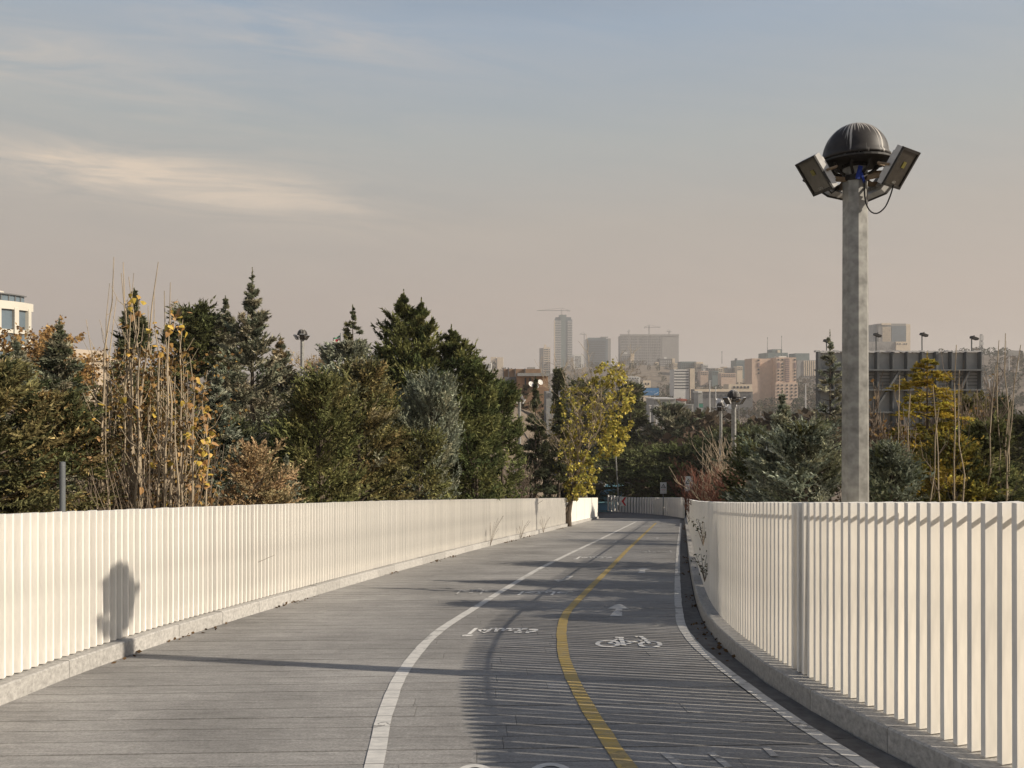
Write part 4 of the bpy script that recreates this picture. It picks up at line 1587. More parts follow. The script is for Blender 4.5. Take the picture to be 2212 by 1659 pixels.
con('pine_tree', 'dark green young pine near the right edge of the fence', 2125, 925, 10.8, 75, 'egg', DARK + GREEN + OLIVE[:1], 107, group=RG_, nbr=170, ntw=14, elev=(-5, 55), bl=.06, bw=.018, twl=.26, tone=.36)
con('pine_tree', 'olive pine behind the dark young pine', 2082, 868, 14.5, 70, 'egg', OLIVE + YELG[2:3], 108, group=RG_, nbr=140, ntw=13, elev=(-5, 50), bl=.07, bw=.022, twl=.32, jitter=.4)
con('pine_tree', 'sooty pine far down the slope at the right edge', 2150, 868, 42, 45, 'egg', DARK, 109, group=RG_, nbr=120, elev=(-5, 50), bl=.18, bw=.06, twl=.6)
con('pine_tree', 'sooty pine cut by the right picture edge', 2215, 915, 36, 60, 'egg', DARK, 110, group=RG_, nbr=120, elev=(-5, 50), bl=.16, bw=.055, twl=.6)
con('juniper_shrub', 'brown-green undergrowth bush behind the layered cedar', 1975, 1010, 14, 110, 'round', OLIVE[1:] + BROWN[1:3] + DARK[:1], 111, group=RG_, nbr=130, bl=.07, bw=.025, elev=(-20, 60), cat='shrub')
con('juniper_shrub', 'shaded bush filling the gap behind the broad cedar', 1650, 985, 17, 85, 'round', DARK + BLUEG[2:3] + BROWN[2:3], 112, group=RG_, nbr=130, bl=.08, bw=.03, elev=(-20, 60), cat='shrub')
bare_tree('bare_tree', 'brown twiggy tree just right of the near pole', 1905, 800, 11.5, 62, 121, 3, 4, 'twig', RG_, leaves=420, lcols=RUST, lsize=.06, minr=.0048, r0=.03, kids=(4, 5))
bare_tree('bare_tree', 'twiggy tree in front of the billboard by the golden cedar', 2085, 775, 12.8, 70, 122, 2, 4, 'twig', RG_, minr=.004, r0=.025, leaves=140, lcols=RUST, lsize=.05, kids=(3, 5))
for i, (px, py, d, lean, lab) in enumerate(((1868, 905, 9.4, 6, 'bare straw-coloured sapling stem just right of the near pole'), (1943, 810, 9.8, 4, 'straight bare sapling stem left of the golden cedar'), (1966, 850, 9.5, 8, 'second bare sapling stem left of the golden cedar'), (2015, 835, 9.6, -10, 'bare sapling stem crossing the golden cedar'), (2028, 880, 9.3, 14, 'slanting bare sapling stem over the golden cedar'),
                                     (2066, 745, 9.8, 3, 'tall pair-like bare stem right of the golden cedar'), (2072, 800, 9.9, -5, 'shorter bare stem right of the golden cedar'), (2151, 790, 10.3, 12, 'bare pale stem right of the dark young pine'), (2158, 735, 10.6, 4, 'tallest bare pale stem near the right edge'),
                                     (2172, 720, 10.5, -3, 'bare pale stem next to the tallest one'), (2205, 745, 10.2, 25, 'leaning bare pale stem at the right edge'), (2185, 860, 10.4, 10, 'short bare pale stem at the right edge'))):
    p = at(px, py, d)
    gz = terr(p.x, p.y) - .1
    rr = np.random.default_rng(140 + i)
    s_ = empty('sapling', (p.x - lean * .012, p.y, gz))
    tag(s_, lab, 'sapling', 'bare saplings beyond the shaded fence')
    q = MB()
    H = p.z - gz
    pts = [np.array((-lean * .012 * 0 + lean * .012 * (k / 8) ** 2, 0, H * k / 8)) + (rr.normal(0, .018, 3) if 0 < k < 8 else 0) for k in range(9)]
    q.tube(pts, [.014 * (1 - .78 * k / 8) + .002 for k in range(9)], 5, cap=False)
    q.build('stem', M['palebark'], s_, smooth=True)
    q = MB()
    for k in range(7):
        a = rr.uniform(0, 6.28)
        t = rr.integers(4, 8)
        l_ = rr.uniform(.12, .4)
        b0 = pts[t]
        q.tube([b0, b0 + np.array((math.cos(a) * .4, math.sin(a) * .4, .5)) * l_, b0 + np.array((math.cos(a) * .5, math.sin(a) * .5, 1.2)) * l_], [.004, .003, .0018], 3, cap=False)
    q.build('twigs', M['twig'], s_)['kind'] = 'stuff'

# --- round the foot of the ramp
bare_tree('bare_shrub', 'many-stemmed bare shrub with pale branches behind the fence bend', 1545, 915, 27, 72, 131, 9, 3, 'palebark', RG_, 'shrub', spreadang=20, minr=.009, kids=(3, 4), thick=.8, up=.10, ang=(14, 30), r0=.045)
bare_tree('bare_shrub', 'red-brown twiggy shrub beside the pale many-stemmed one', 1575, 985, 25, 55, 132, 12, 3, 'redtwig', RG_, 'shrub', spreadang=32, minr=.007, kids=(4, 5))
bare_tree('bare_shrub', 'second red-brown twiggy shrub low by the fence bend', 1520, 1000, 31, 45, 133, 12, 3, 'redtwig', RG_, 'shrub', spreadang=32, minr=.008, kids=(4, 5))
con('cedar_tree', 'dark spreading cedar behind the end fence', 1395, 1000, 74, 115, 'round', DARK + GREEN[:1] + OLIVE[1:2], 134, base=-10.2, nbr=190, ntw=15, nbl=12, elev=(-30, 45), curve=-.2, bl=.30, bw=.10, twl=1.1, jitter=.35)
con('cedar_tree', 'dark cedar behind the two warning signs', 1475, 985, 66, 85, 'egg', DARK + GREEN[:1], 135, base=-9.7, nbr=150, ntw=14, nbl=12, elev=(-25, 45), curve=-.15, bl=.28, bw=.09, twl=1.0)
con('pine_tree', 'grey-green pine rising above the dark cedar', 1452, 885, 88, 55, 'egg', GREYG[1:] + DARK[:1], 136, base=-11, nbr=140, elev=(-10, 55), bl=.32, bw=.11, twl=1.0)
con('pine_tree', 'dark round pine just right of the yellow tree', 1362, 835, 92, 36, 'egg', DARK, 137, base=-11, nbr=150, elev=(-10, 55), bl=.34, bw=.12, twl=1.0)
con('pine_tree', 'dark pine half hidden behind the yellow tree', 1265, 838, 95, 62, 'round', DARK + GREYG[3:], 138, base=-11, nbr=150, elev=(-10, 55), bl=.34, bw=.12, twl=1.0)
con('cypress_tree', 'grey-green leaning conifer left of the floodlight pair', 1415, 960, 80, 50, 'cone', GREYG + BLUEG[:1], 139, base=-11, nbr=130, elev=(10, 55), bl=.30, bw=.1, twl=.9)
con('pine_tree', 'hazy dark pine above the brown thicket', 1500, 905, 120, 42, 'egg', DARK + GREYG[3:], 140, base=-13, nbr=120, elev=(-10, 55), bl=.4, bw=.15, twl=1.2)
con('cedar_tree', 'grey cedar over the brown thicket near the floodlights', 1620, 905, 60, 50, 'cone', GREYG[1:] + DARK[1:2], 141, base=-8, nbr=120, elev=(0, 45), bl=.25, bw=.085, twl=.8)
for i, (px, py, d, hw, base, mt_, lab) in enumerate(((1405, 985, 78, 60, -11, 'redtwig', 'red-leaved thicket above the dark spreading cedar'), (1425, 905, 100, 30, -13, 'twig', 'pale bare poplar group right of the dark round pine'), (1490, 935, 85, 55, -11, 'twig', 'brown bare tree above the warning signs'),
                                                (1545, 925, 95, 45, -12, 'twig', 'bare tree behind the pale many-stemmed shrub'), (1610, 915, 110, 50, -15, 'twig', 'bare brown tree under the far floodlights'), (1700, 900, 90, 60, -14, 'twig', 'bare hazy tree right of the floodlights'), (1500, 985, 62, 45, -9.4, 'redtwig', 'reddish bare shrub behind the right warning sign'))):
    bare_tree('bare_tree', lab, px, py, d, hw, 150 + i, 6, 3, mt_, 'bare trees at the foot of the ramp', spreadang=24, minr=.028 if d > 70 else .02, kids=(4, 5), base=base,
              leaves=700 if i == 0 else 0, lcols=((.20, .05, .03), (.16, .06, .035)), lsize=.2)

con('cypress_tree', 'dense dark cypress added to shade the foot of the ramp', 1625, 955, 50, 45, 'egg', DARK + GREYG[3:], 160, nbr=150, elev=(0, 55), bl=.2, bw=.07, twl=.7)  # this cypress and the next are added to cast shade on the landing
con('cypress_tree', 'dense dark cypress added for shade beside the grey cedar over the thicket', 1590, 985, 56, 45, 'egg', DARK + OLIVE[1:2], 161, nbr=150, elev=(0, 55), bl=.2, bw=.07, twl=.7)
con('cypress_tree', 'dark conifer added as sun screen behind the red-brown shrubs', 1562, 962, 60, 62, 'egg', DARK + BLUEG[2:3], 162, nbr=150, elev=(0, 55), bl=.22, bw=.08, twl=.8)  # row of three conifers added to keep the sun off the end fence
con('cypress_tree', 'dark conifer added as sun screen right of the warning signs', 1530, 968, 66, 62, 'egg', DARK + GREEN[:1], 163, nbr=150, elev=(0, 55), bl=.22, bw=.08, twl=.8)
con('cypress_tree', 'dark conifer added as sun screen behind the pale bare shrub', 1600, 955, 55, 55, 'egg', DARK + GREYG[3:], 164, nbr=150, elev=(0, 55), bl=.22, bw=.08, twl=.8)
# ------------------------------------------------------------------ the city beyond
M['cream'] = mat('cream_render', (0.72, 0.60, 0.45), 0.85, 0.10, 0.3, coord='World')
M['white'] = mat('white_render', (0.72, 0.70, 0.65), 0.8, 0.08, 0.3, coord='World')
M['pink'] = mat('pink_stone', (0.64, 0.48, 0.37), 0.85, 0.10, 0.4, coord='World')
M['mauve'] = mat('mauve_stone', (0.26, 0.19, 0.19), 0.8, 0.12, 0.5, coord='World')
M['grey'] = mat('grey_concrete', (0.30, 0.29, 0.275), 0.9, 0.15, 0.3, coord='World')
M['dgrey'] = mat('dark_concrete', (0.16, 0.16, 0.16), 0.9, 0.2, 0.3, coord='World')
M['brick'] = mat('brown_brick', (0.34, 0.22, 0.14), 0.9, 0.15, 1.2, coord='World')
M['beige'] = mat('beige_render', (0.42, 0.345, 0.26), 0.9, 0.12, 0.4, coord='World')
M['teal'] = mat('teal_cladding', (0.16, 0.21, 0.21), 0.6, 0.12, 0.3, coord='World')
M['wglass'] = mat('window_glass', (0.045, 0.055, 0.065), 0.18, 0.25, 0.8, spec=0.6, coord='World')
M['bglass'] = mat('blue_grey_glass', (0.13, 0.17, 0.20), 0.22, 0.2, 0.2, spec=0.6, coord='World')
M['steel'] = mat('painted_dark_steel', (0.12, 0.128, 0.13), 0.55, 0.2, 1.0, coord='World')
M['sheet'] = mat('grey_sheet_metal', (0.33, 0.335, 0.32), 0.55, 0.22, 0.8, coord='World')
M['lightsteel'] = mat('pale_steel', (0.55, 0.54, 0.52), 0.5, 0.1, 1.0, coord='World')
M['bluepanel'] = mat('blue_billboard_print', (0.05, 0.20, 0.42), 0.5, 0.12, 0.2, coord='World')
M['greenpanel'] = mat('green_sign_face', (0.05, 0.25, 0.18), 0.5, 0.1, 0.5, coord='World')
M['redroof'] = mat('red_sheet_roof', (0.36, 0.10, 0.06), 0.7, 0.2, 0.5, coord='World')
M['cloth'] = mat('white_banner_cloth', (0.70, 0.70, 0.70), 0.8, 0.06, 1.0)
CITY = 'buildings of the hazy city'


class Bldg:
    """A building whose front the photograph shows from px0 to px1, roof at py, d metres off; turned by rz."""

    def __init__(s, name, label, px0, px1, py, d, depth, wallm, rz=0.0, base=None, cat='building', group=CITY):
        a, b_ = at(px0, py, d), at(px1, py, d)
        s.w = (b_ - a).length
        s.c = (a + b_) / 2
        s.base = (min(terr(s.c.x, d), terr(s.c.x, d + depth)) - 3.0) if base is None else base
        s.h = a.z - s.base
        s.m = s.w / (px1 - px0)                   # metres per pixel
        s.dp = depth
        s.px0, s.px1, s.py = px0, px1, py
        s.root = empty(name, (s.c.x, d, s.base), rz)
        tag(s.root, label, cat, group)
        q = MB()
        q.box((0, depth / 2, s.h / 2), (s.w, depth, s.h))
        s.wall = q.build('wall', M[wallm], s.root)

    def X(s, px):
        return (px - (s.px0 + s.px1) / 2) * s.m

    def Z(s, py):
        return s.h - (py - s.py) * s.m

    def part(s, name, m, px0, px1, py0, py1, out=0.3, back=0.2, sub=None):
        """A box on the front face, proud by out and let in by back."""
        q = MB()
        x0, x1, z1, z0 = s.X(px0), s.X(px1), s.Z(py0), s.Z(py1)
        q.box(((x0 + x1) / 2, (back - out) / 2, (z0 + z1) / 2), (x1 - x0, out + back, z1 - z0))
        return q.build(name, M[m], sub or s.root)

    def vol(s, name, m, px0, px1, py0, py1, y0, y1):
        q = MB()
        x0, x1, z1, z0 = s.X(px0), s.X(px1), s.Z(py0), s.Z(py1)
        q.box(((x0 + x1) / 2, (y0 + y1) / 2, (z0 + z1) / 2), (x1 - x0, y1 - y0, z1 - z0))
        return q.build(name, M[m], s.root)

    def windows(s, px0, px1, py0, py1, nx, ny, wf=0.5, hf=0.5, m='wglass'):
        me = MB().box((0, 0, 0), ((px1 - px0) / nx * wf * s.m, .5, (py1 - py0) / ny * hf * s.m)).mesh('window')
        me.materials.append(M[m])
        for j in range(ny):
            for i in range(nx):
                o = link('window', me, s.root)
                o.location = (s.X(px0 + (px1 - px0) * (i + .5) / nx), -0.05, s.Z(py0 + (py1 - py0) * (j + .5) / ny))

    def bands(s, px0, px1, py0, py1, n, f=0.5, m='wglass', name='window_band', out=.15, back=.3):
        for j in range(n):
            a = py0 + (py1 - py0) * (j + .5 - f / 2) / n
            b_ = py0 + (py1 - py0) * (j + .5 + f / 2) / n
            s.part(name, m, px0, px1, a, b_, out, back)

    def side_windows(s, n, py0, py1, f=.5, m='wglass'):
        for j in range(n):
            z = s.Z(py0 + (py1 - py0) * (j + .5) / n)
            q = MB()
            q.box((s.w / 2, s.dp / 2, z), (.4, s.dp * .7, (py1 - py0) / n * f * s.m))
            q.build('window_band', M[m], s.root)


def crane(label, px, py_top, py_base, d, jib_l, jib_r, py_jib):
    r_ = empty('tower_crane', at(px, py_base, d))
    tag(r_, label, 'crane', 'tower cranes over the city')
    m_ = d / F
    H = (py_base - py_top) * m_
    q = MB()
    w = .8
    for sx in (-1, 1):
        for sy in (-1, 1):
            q.box((sx * w, sy * w, H / 2), (.35, .35, H))
    k = 0
    while k * 4 < H - 4:
        for sy in (-w, w):
            q.tube([(-w, sy, k * 4), (w, sy, k * 4 + 4)], .15, 4)
        k += 1
    q.build('mast', M['steel'], r_)
    zj = (py_base - py_jib) * m_
    q = MB()
    a, b_ = (jib_l - px) * m_, (jib_r - px) * m_
    q.tube([(a, 0, zj), (b_, 0, zj)], .45, 4)
    q.tube([(a, 0, zj), (0, 0, zj + 5), (b_, 0, zj)], .22, 4)
    q.build('jib', M['steel'], r_)
    q = MB()
    cw = b_ if abs(b_) < abs(a) else a
    q.box((cw * .85, 0, zj - 1.0), (3, 2, 2.5))
    q.build('counterweight', M['lightsteel'], r_)
    return r_


# tall tower under construction
B = Bldg('tower', 'tallest round-topped glass tower under a crane on the skyline', 1198, 1236, 690, 1500, 30, 'bglass')
n = 32
for j in range(n):
    y = 693 + j * (118 / n)
    B.part('floor_slab', 'lightsteel', 1197, 1212, y, y + 1.5, 1.2, .5)
    B.part('floor_slab', 'lightsteel', 1226, 1237, y, y + 1.7, 1.2, .5)
B.part('core', 'teal', 1211, 1222, 680, 812, 1.0, 1.0)
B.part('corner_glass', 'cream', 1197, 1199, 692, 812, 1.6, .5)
B.vol('roof', 'bglass', 1200, 1234, 685, 690, 2, 26)
B.vol('plant_room', 'teal', 1208, 1224, 680, 685.5, 4, 20)
crane('long crane on top of the tallest tower', 1213, 668, 682, 1510, 1160, 1232, 671)
# cream slab
B = Bldg('tower', 'slim cream high-rise left of the tallest tower', 1174, 1189, 750, 1450, 26, 'cream')
B.vol('side_wing', 'grey', 1166, 1174, 752, 860, 1.5, 24)  # shaded left face of the slab: its shade is put into the grey
B.bands(1175, 1184, 753, 812, 15, .5)
B.windows(1185, 1188.5, 753, 812, 1, 15, .6, .5)
B.vol('plant_room', 'cream', 1176, 1180, 744, 750, 4, 14)
# blue glass block
B = Bldg('office_block', 'blue-grey glass office block with horizontal bands', 1267, 1313, 732, 1400, 34, 'bglass')
B.bands(1268, 1308, 735, 800, 17, .42, 'wglass', 'window_band', .4, .2)
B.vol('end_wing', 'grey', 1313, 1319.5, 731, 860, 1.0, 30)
B.vol('roof_canopy', 'sheet', 1299, 1314, 727, 729, 4, 20)
B.vol('plant_room', 'teal', 1272, 1310, 729, 732, 6, 26)
crane('faint crane left of the blue-grey glass block', 1262, 720, 800, 1600, 1252, 1264, 722)
# long concrete frame
B = Bldg('concrete_frame', 'long unfinished concrete frame building with rows of open bays', 1340, 1466, 725, 1550, 30, 'grey')
for i in range(22):
    x = 1341 + i * 4.05
    B.part('column', 'grey', x, x + (1.6 if i % 5 == 4 else .9), 726, 812, 1.6, .3)
for j in range(24):
    y = 728 + j * 3.4
    B.part('floor_slab', 'lightsteel', 1340, 1428, y, y + 1.0, 1.3, .2)
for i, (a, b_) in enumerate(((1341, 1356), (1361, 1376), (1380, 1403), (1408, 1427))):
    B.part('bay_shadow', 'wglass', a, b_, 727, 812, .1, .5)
B.part('blank_wall', 'grey', 1430, 1466, 728, 812, 1.0, .3)
B.part('parapet', 'grey', 1339, 1466.5, 722, 726, 1.8, .5)
crane('crane standing over the long concrete frame building', 1402, 702, 730, 1560, 1391, 1427, 707)
crane('short crane at the end of the concrete frame building', 1445, 714, 730, 1560, 1440, 1449, 716)
crane('faint thin crane at the near end of the concrete frame', 1358, 714, 730, 1570, 1356, 1361, 715)
# small ones along the ridge
B = Bldg('apartment_block', 'white stepped block at the foot of the tallest tower', 1239, 1260, 766, 1250, 20, 'white')
B.bands(1242, 1255, 769, 795, 6, .5)
B.vol('side_wing', 'cream', 1234, 1239, 772, 800, 1, 18)
B = Bldg('apartment_block', 'grey block with a lit cream end in front of the concrete frame', 1340, 1362, 764, 1180, 18, 'grey')
B.windows(1341, 1361, 768, 795, 5, 7, .5, .55)
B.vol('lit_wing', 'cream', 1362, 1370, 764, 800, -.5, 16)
B.vol('plant_room', 'white', 1349, 1356, 761, 764, 3, 10)
B = Bldg('apartment_block', 'dark grey block at the right end of the concrete frame', 1424, 1452, 775, 1100, 18, 'dgrey')
B.windows(1426, 1450, 778, 800, 6, 5, .55, .5, 'lightsteel')
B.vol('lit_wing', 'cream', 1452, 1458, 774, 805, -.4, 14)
B.vol('plant_room', 'white', 1436, 1441, 771, 775, 3, 9)
B = Bldg('house', 'narrow sunlit cream house on the ridge', 1416, 1423, 782, 1060, 12, 'cream')
B.windows(1417, 1422, 784, 797, 2, 4)
B = Bldg('house', 'low grey hall on the bare hill', 1392, 1414, 789, 1060, 16, 'grey')
B.windows(1393, 1413, 792, 798, 6, 1, .5, .6)
B = Bldg('apartment_block', 'teal-grey terrace left of the ridge street', 1471, 1504, 781, 980, 20, 'teal')
B.windows(1473, 1503, 784, 800, 8, 4, .5, .5)
B = Bldg('apartment_block', 'sunlit terraced flats on the ridge', 1504, 1519, 782, 970, 18, 'cream')
B.bands(1505, 1518, 785, 798, 4, .45)
B = Bldg('house', 'small pale house stepping down the ridge', 1519, 1530, 787, 960, 14, 'white')
B.windows(1520, 1529, 789, 797, 3, 2)
for i, (a, b_, y, d, m_, lab) in enumerate(((1530, 1545, 795, 940, 'grey', 'low grey house under the mast on the ridge'), (1513, 1530, 801, 900, 'pink', 'pinkish low house below the terraced flats'), (1538, 1552, 801, 880, 'teal', 'long grey-green shed on the slope'), (1552, 1562, 795, 930, 'cream', 'sunlit little house near the slim white mast'),
                                        (1563, 1571, 792, 930, 'cream', 'cream house right of the slim white mast'), (1572, 1592, 794, 900, 'grey', 'grey flats below the teal office block'), (1592, 1604, 791, 890, 'cream', 'sunlit gable house below the teal office block'), (1558, 1590, 806, 840, 'pink', 'row of dull pink houses above the trees'),
                                        (1474, 1484, 792, 1000, 'white', 'tiny white house behind the teal terrace'), (1455, 1470, 785, 1030, 'cream', 'cluster of tiny lit facades by the dark grey block'))):
    B = Bldg('house', lab, a, b_, y, d, 14, m_)
    k = max(2, int((b_ - a) / 4))
    B.windows(a + .8, b_ - .8, y + 1.5, y + 9, k, 2, .45, .5)
B = Bldg('office_block', 'teal office block with a corner mast behind the pink tower', 1590, 1626, 778, 1000, 24, 'teal')
B.bands(1591, 1625, 781, 800, 5, .4, 'bglass')
B.vol('parapet_post', 'dgrey', 1590, 1592.5, 774, 779, -.3, 6)
B = Bldg('office_block', 'grey stepped office behind the pink tower', 1656, 1702, 762, 900, 30, 'teal')
B.vol('upper_storey', 'teal', 1671, 1692, 754, 762, 4, 22)
B.vol('roof_cabin', 'cream', 1681, 1687, 756, 762, 2, 12)
for px, y0 in ((1657.5, 731), (1688.5, 728)):
    pass
B = Bldg('office_block', 'pale grey ribbed office right of the pink tower', 1722, 1764, 778, 880, 28, 'grey')
B.vol('upper_storey', 'teal', 1720, 1750, 763, 778, 2, 24)
for i in range(6):
    B.part('rib', 'cream', 1736 + i * 4.4, 1738 + i * 4.4, 779, 812, .8, .3)
# striped white building
B = Bldg('office_block', 'white office with seven long dark window bands', 1456, 1489, 798, 640, 18, 'white')
B.bands(1456.5, 1487.5, 799, 842, 7, .38, 'wglass', 'window_band', .1, .4)
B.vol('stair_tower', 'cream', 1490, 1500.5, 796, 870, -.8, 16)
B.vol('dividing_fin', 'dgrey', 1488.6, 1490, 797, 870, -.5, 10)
# pink tower
B = Bldg('tower', 'pink stone tower with small square windows', 1677, 1720, 772, 590, 22, 'pink')
B.vol('base_block', 'pink', 1674, 1722, 826, 905, -1.2, 24)
B.vol('recessed_wing', 'pink', 1645, 1677, 774, 905, 8, 26)
B.vol('far_wing', 'pink', 1627, 1645, 774, 905, 3, 22)
B.part('glass_column', 'mauve', 1696, 1705, 774, 825, .4, .5)
for j in range(12):
    B.part('column_band', 'pink', 1696, 1705, 775 + j * 4.2, 775.8 + j * 4.2, .6, .1)
me_w = MB().box((0, 0, 0), (1.25, .6, 1.15)).mesh('window')
me_w.materials.append(M['wglass'])
for px in (1682, 1690.5, 1700.5, 1708.5):
    pass
def win(px, py, out=0.0, wd=None):
    o = link('window', me_w, B.root)
    o.location = (B.X(px), -out, B.Z(py))
    if wd:
        o.scale = wd
for py in (777, 786, 792.5, 800, 807, 814, 821):
    win(1681.5, py) if py not in (786, 792.5) else None
    win(1690, py)
    win(1717, py) if py not in (786, 792.5) else None
B.part('tall_window', 'mauve', 1679, 1684, 783, 795.5, .3, .4)
B.part('tall_window', 'mauve', 1715.5, 1719, 783, 795.5, .3, .4)
for py in (832, 839, 846.5, 853.5, 861):
    for px in (1680, 1688.5, 1699, 1709, 1718):
        win(px, py, 1.2)
for py in (778, 798, 806):
    o = link('window', me_w, B.root)
    o.location = (B.X(1641), 2.9, B.Z(py))
B.vol('roof_drum', 'white', 1686, 1702, 769, 772, 3, 14)
B.part('tall_window', 'mauve', 1639, 1643.5, 783, 793, -2.6, 3.4)
for px, y0, lab in ((1657.6, 730, 'thin antenna mast left of its twin above the pink tower'), (1688.4, 727, 'thin antenna mast with dark tip above the pink tower'), (1559.5, 760, 'faint thin mast standing on the ridge')):
    o = empty('antenna_mast', at(px, 775, 620))
    tag(o, lab, 'mast', 'antenna masts')
    q = MB()
    h = (775 - y0) * 620 / F
    q.tube([(0, 0, -4), (0, 0, h)], [.22, .12], 6)
    q.box((0, 0, h), (.5, .5, .8))
    q.build('pole', M['steel'], o)
    q = MB()
    for zz in (.25, .5, .75):
        q.box((0, 0, h * zz), (.55, .55, .12))
    q.build('bracket', M['steel'], o)
# tower with the big sign
B = Bldg('tower', 'broad grey hotel tower behind the billboard', 1898, 1957, 699, 900, 26, 'grey')
B.vol('side_wing', 'bglass', 1890, 1898, 702, 800, 4, 24)
B.part('curtain_wall', 'bglass', 1926, 1957, 704, 760, .5, .3)
B.bands(1906, 1924, 706, 738, 15, .5, 'cream', 'floor_band', .5, .2)
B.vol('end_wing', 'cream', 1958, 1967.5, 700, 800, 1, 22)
B.part('cornice', 'cream', 1904, 1924, 698, 702, .9, .2)
B = Bldg('office_block', 'low building carrying large script letters behind the billboard', 1872, 1934, 738, 820, 18, 'grey')
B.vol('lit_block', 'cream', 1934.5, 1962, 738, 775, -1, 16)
for i, px in enumerate((1938, 1943, 1952, 1957)):
    o = link('window', me_w, B.root)
    o.location = (B.X(px), -1.0, B.Z(743))
SIGN = '\uFBFD\uFE8D\uFEAE\uFE91 \uFEE5\uFE8E\uFEEC\uFE9F \uFBFD\uFE8E\uFE92\uFBFE\uFEAF'
zc0, zc1 = B.Z(757), B.Z(741)
text_quad('lettering', SIGN, [(B.X(1877), -.35, zc0), (B.X(1931), -.35, zc0), (B.X(1877), -.35, zc1)], M['dgrey'], B.root)

# houses on the near left slope
B = Bldg('brick_house', 'brown flat-roofed house with satellite dishes left of the yellow tree', 1116, 1184, 812, 150, 12, 'brick', base=-6)
B.vol('lower_wing', 'brick', 1108, 1186, 836, 900, -4, 8)
B.vol('roof', 'sheet', 1118, 1186, 806, 812.5, -1, 13)
B.vol('side_wing', 'dgrey', 1090, 1115, 814, 900, 1, 12)
B.windows(1130, 1160, 815, 833, 3, 1, .35, .85)
for px, py in ((1147, 830), (1158, 833), (1167, 826)):
    o = empty('satellite_dish', (0, 0, 0))
    q = MB()
    q.lathe([(.0, 0), (.3, .03), (.55, .12)], 14)
    o2 = q.build('satellite_dish', M['white'])
    bpy.data.objects.remove(o)
    o2.name = 'satellite_dish'
    w = at(px, py, 145.5)
    o2.location = w
    o2.rotation_euler = (R(65), 0, R(30))
    tag(o2, {1147: 'white satellite dish nearest the brown house window', 1158: 'middle white satellite dish on the brown house terrace', 1167: 'upright white satellite dish at the brown house corner'}[px], 'satellite dish', 'satellite dishes')
B = Bldg('brick_house', 'long brown wall with dark piers behind the flat-roofed house', 1086, 1168, 797, 190, 10, 'brick', base=-6)
for px in (1086, 1098, 1112, 1133):
    B.part('pier', 'dgrey', px, px + 2, 796, 815, .6, .2)
B.vol('roof_pavilion', 'sheet', 1140, 1156, 793, 797, 1, 8)
B = Bldg('house', 'grey shed roof right of the brown house', 1180, 1212, 846, 130, 9, 'sheet', base=-7)
B.vol('porch', 'white', 1190, 1204, 838, 846, 1, 6)
B.part('doorway', 'dgrey', 1184, 1190, 849, 858, .1, .3)
B = Bldg('apartment_block', 'pair of hazy cream blocks on the distant rise, left of the towers', 1060, 1072, 771, 1150, 20, 'cream')
B.vol('second_block', 'cream', 1074, 1087, 772, 800, -2, 16)
B.vol('link', 'grey', 1071, 1074.5, 774, 800, 1, 14)
B = Bldg('house', 'white house half hidden by the dark green cypress', 1048, 1062, 783, 700, 10, 'white')
B.windows(1049, 1061, 786, 795, 3, 2)
B = Bldg('house', 'flat pale roof on the bare hill behind the yellow tree', 1345, 1383, 813, 700, 14, 'white', base=-10)
B.windows(1347, 1381, 815, 819, 6, 1, .5, .6)
B = Bldg('house', 'cream box house above the blue billboard', 1389, 1406, 822, 520, 12, 'cream')
B.vol('porch', 'white', 1383, 1390, 829, 840, -2, 6)
B.windows(1391, 1404, 826, 832, 2, 1, .4, .7)
B = Bldg('house', 'pale wall house with a dark screen left of the blue billboard', 1352, 1379, 820, 540, 12, 'grey')
B.part('dark_screen', 'dgrey', 1366, 1378, 825, 838, .6, .2)
B = Bldg('house', 'long low house with arched porch by the white pole', 1574, 1625, 830, 560, 14, 'cream', base=-16)
B.windows(1582, 1620, 833, 840, 5, 1, .5, .7)
B = Bldg('house', 'long low retaining building under the pink tower', 1500, 1626, 841, 500, 10, 'dgrey', base=-22)
B.part('parapet_band', 'cream', 1500, 1626, 840.5, 846, .6, .3)
B.windows(1502, 1624, 850, 862, 12, 1, .5, .6)
B = Bldg('house', 'grey gabled shed beside the green road sign', 1508, 1518, 848, 420, 10, 'sheet', base=-22)
B.vol('roof', 'white', 1507, 1516, 845, 848.5, -1, 11)
B = Bldg('house', 'red-roofed kiosk behind the lattice fence', 1470, 1482, 865, 330, 7, 'white', base=-22)
B.vol('roof', 'redroof', 1469, 1483, 862, 866, -1, 8)
B = Bldg('warehouse', 'grey low warehouse roof in the parking area', 1412, 1460, 862, 360, 20, 'sheet', base=-22)
B.vol('roof', 'lightsteel', 1411, 1461, 860, 862.5, -1, 22)
# white round building on the left
M['cladding'] = mat('white_cladding', (0.58, 0.55, 0.47), 0.6, 0.06, 0.6)
rb = empty('round_building', at(-70, 830, 85))
tag(rb, 'white round-fronted building with glass bays at the left edge', 'building', CITY)
rad = 130 / F * 85
zt = lambda py: (829.5 - py) / F * 85 + EYE - rb.location.z
def ring(name, r0, z0, z1, m_, a0=-170, a1=10, n=28):
    q = MB()
    pts = [(r0 * math.cos(R(a0 + (a1 - a0) * i / n)), r0 * math.sin(R(a0 + (a1 - a0) * i / n))) for i in range(n + 1)]
    q.ext(pts, z0, z1)
    return q.build(name, m_, rb)
ring('glass_drum', rad * .955, zt(900), zt(668), M['bglass'])
ring('cornice', rad, zt(672), zt(655), M['cladding'])
ring('floor_band', rad * .98, zt(722), zt(714), M['cladding'])
ring('floor_band', rad * .99, zt(760), zt(748), M['cladding'])
ring('roof_pavilion_glass', rad * .86, zt(655), zt(640), M['bglass'])
ring('pavilion_roof', rad * .90, zt(640), zt(637.5), M['dgrey'])
